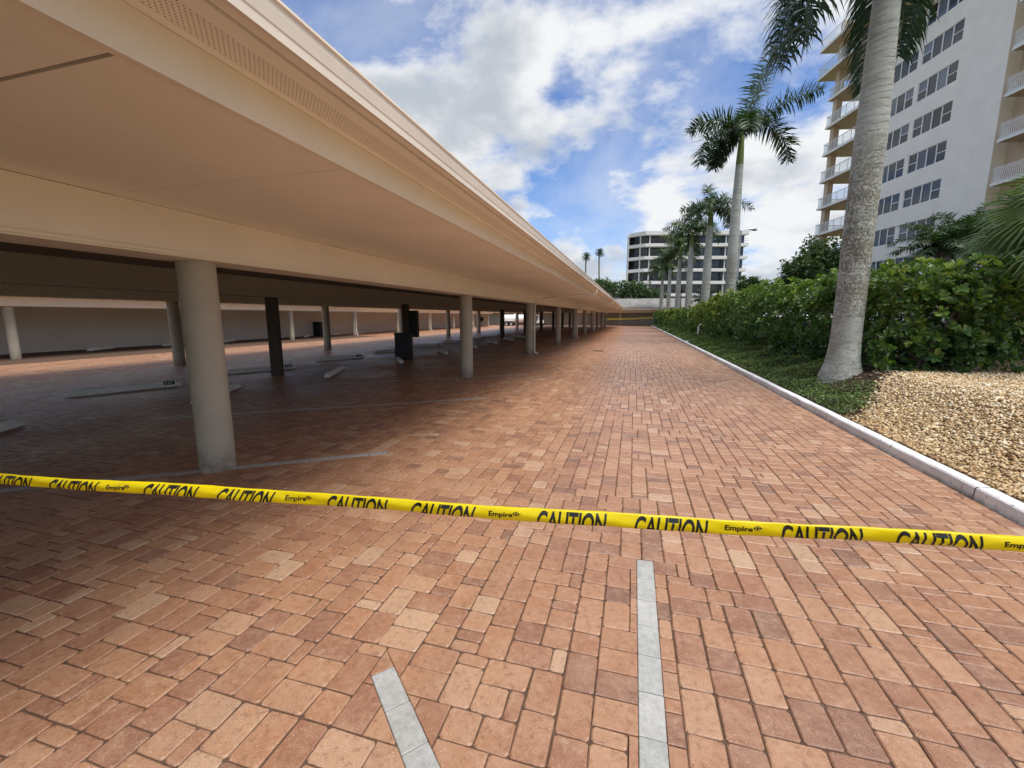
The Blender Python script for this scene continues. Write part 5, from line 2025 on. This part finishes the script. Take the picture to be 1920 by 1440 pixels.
# ------------------------------------------------------------------ background trees
def tree(x, y, zb, ht, rx, rz, label, seed, ncl=420, ln=0.5, mat=None, name="tree", flat=0.5, cat="tree", nl=5):
    rr = random.Random(seed)
    r = np.random.default_rng(seed)
    root = empty(name, (x, y, zb))
    tb_ = MB()
    ends = []
    for k in range(nl):
        a = k * 2 * math.pi / nl + rr.uniform(-0.4, 0.4)
        q = rr.uniform(0.35, 0.8)
        e = (math.cos(a) * rx * q, math.sin(a) * rx * q, ht - rz * rr.uniform(0.6, 1.1))
        tb_.tube([(rr.uniform(-.15, .15), rr.uniform(-.15, .15), -0.1), (e[0] * .25, e[1] * .25, ht * .35), (e[0] * .7, e[1] * .7, e[2] * .8), e], [ht * .022, ht * .017, ht * .011, ht * .005], 6)
        ends.append(e)
        for s_ in range(3):
            e2 = (e[0] + rr.uniform(-.4, .4) * rx, e[1] + rr.uniform(-.4, .4) * rx, e[2] + rr.uniform(0, .7) * rz)
            tb_.tube([(e[0] * .7, e[1] * .7, e[2] * .8), e2], [ht * .008, ht * .003], 5)
            ends.append(e2)
    tb_.build("trunk", m_bark, root)
    E_ = np.array(ends)
    n = ncl
    c = E_[r.integers(0, len(E_), n)]
    d = unit(r.normal(0, 1, (n, 3)))
    P = c + d * (r.random((n, 1)) ** 0.5) * np.array([rx * .38, rx * .38, rz * .55])
    Nr = unit(d + np.array([0, 0, 0.7]))
    Pl, D, Un, S = rosettes(P, Nr, 6, ln, 1.1, r)
    Pl = Pl + r.normal(0, ln * .35, Pl.shape)
    vv, ff = leaf_cloud(Pl, D, Un, S, 0.55)
    tone = np.clip(np.repeat(0.35 + 0.5 * (P[:, 2] - ht + rz) / (2 * rz) + r.normal(0, 0.12, n), 6), 0, 1)
    me = np_mesh("crown", vv.reshape(-1, 3), ff, mat or m_treeleaf, False, np.repeat(tone, 2))
    link("crown", me, None, root)
    tag(root, label, cat)


tree(-6.6, 94, 0, 8.6, 4.2, 1.7, "spreading umbrella-shaped tree behind the far carport, nearer the long roof", 31, 520, 0.42)
tree(-1.2, 97, 0, 8.1, 3.6, 2.0, "wide tree behind the far carport with pale crooked branches", 32, 480, 0.42)
tree(2.6, 96, 0, 7.2, 3.0, 1.8, "rounded tree behind the far carport beside the farthest palm", 33, 380, 0.42)
tree(12.2, 38, 0.5, 5.2, 1.25, 1.8, "dark bushy tree between the hedge and the tower balconies", 34, 620, 0.24, nl=8)
tree(14.2, 40.5, 0.5, 6.5, 1.9, 2.4, "olive green tree against the foot of the tower balconies", 35, 900, 0.28, nl=8)
tree(10.4, 44.5, 0.5, 4.4, 1.2, 1.0, "small low tree on the skyline left of the bushy tree", 36, 240, 0.28)


def thin_palm(x, y, h, label, seed):
    rr = random.Random(seed)
    root = empty("fan_palm", (x, y, 0))
    MB().tube([(0, 0, -0.1), (rr.uniform(-.3, .3), 0, h * .5), (rr.uniform(-.3, .3), 0, h)], [0.32, 0.24, 0.2], 8).build("trunk", m_bark, root)
    for i in range(20):
        az = i * 2.4
        el = 1.3 - 2.1 * i / 20
        link("frond", frond_mesh(az, el, 1.55 * rr.uniform(0.85, 1.1), 0.7, 9, 0.75, 0.1, (0, 0, h), hang=0.15, wid=0.13), None, root)
    tag(root, label, "palm tree")


thin_palm(-14.6, 135.5, 19.5, "thin distant palm on the skyline, left of the pair above the carport roof", 41)
thin_palm(-10.7, 137.0, 20.8, "thin distant palm on the skyline, right and taller of the pair above the carport roof", 42)
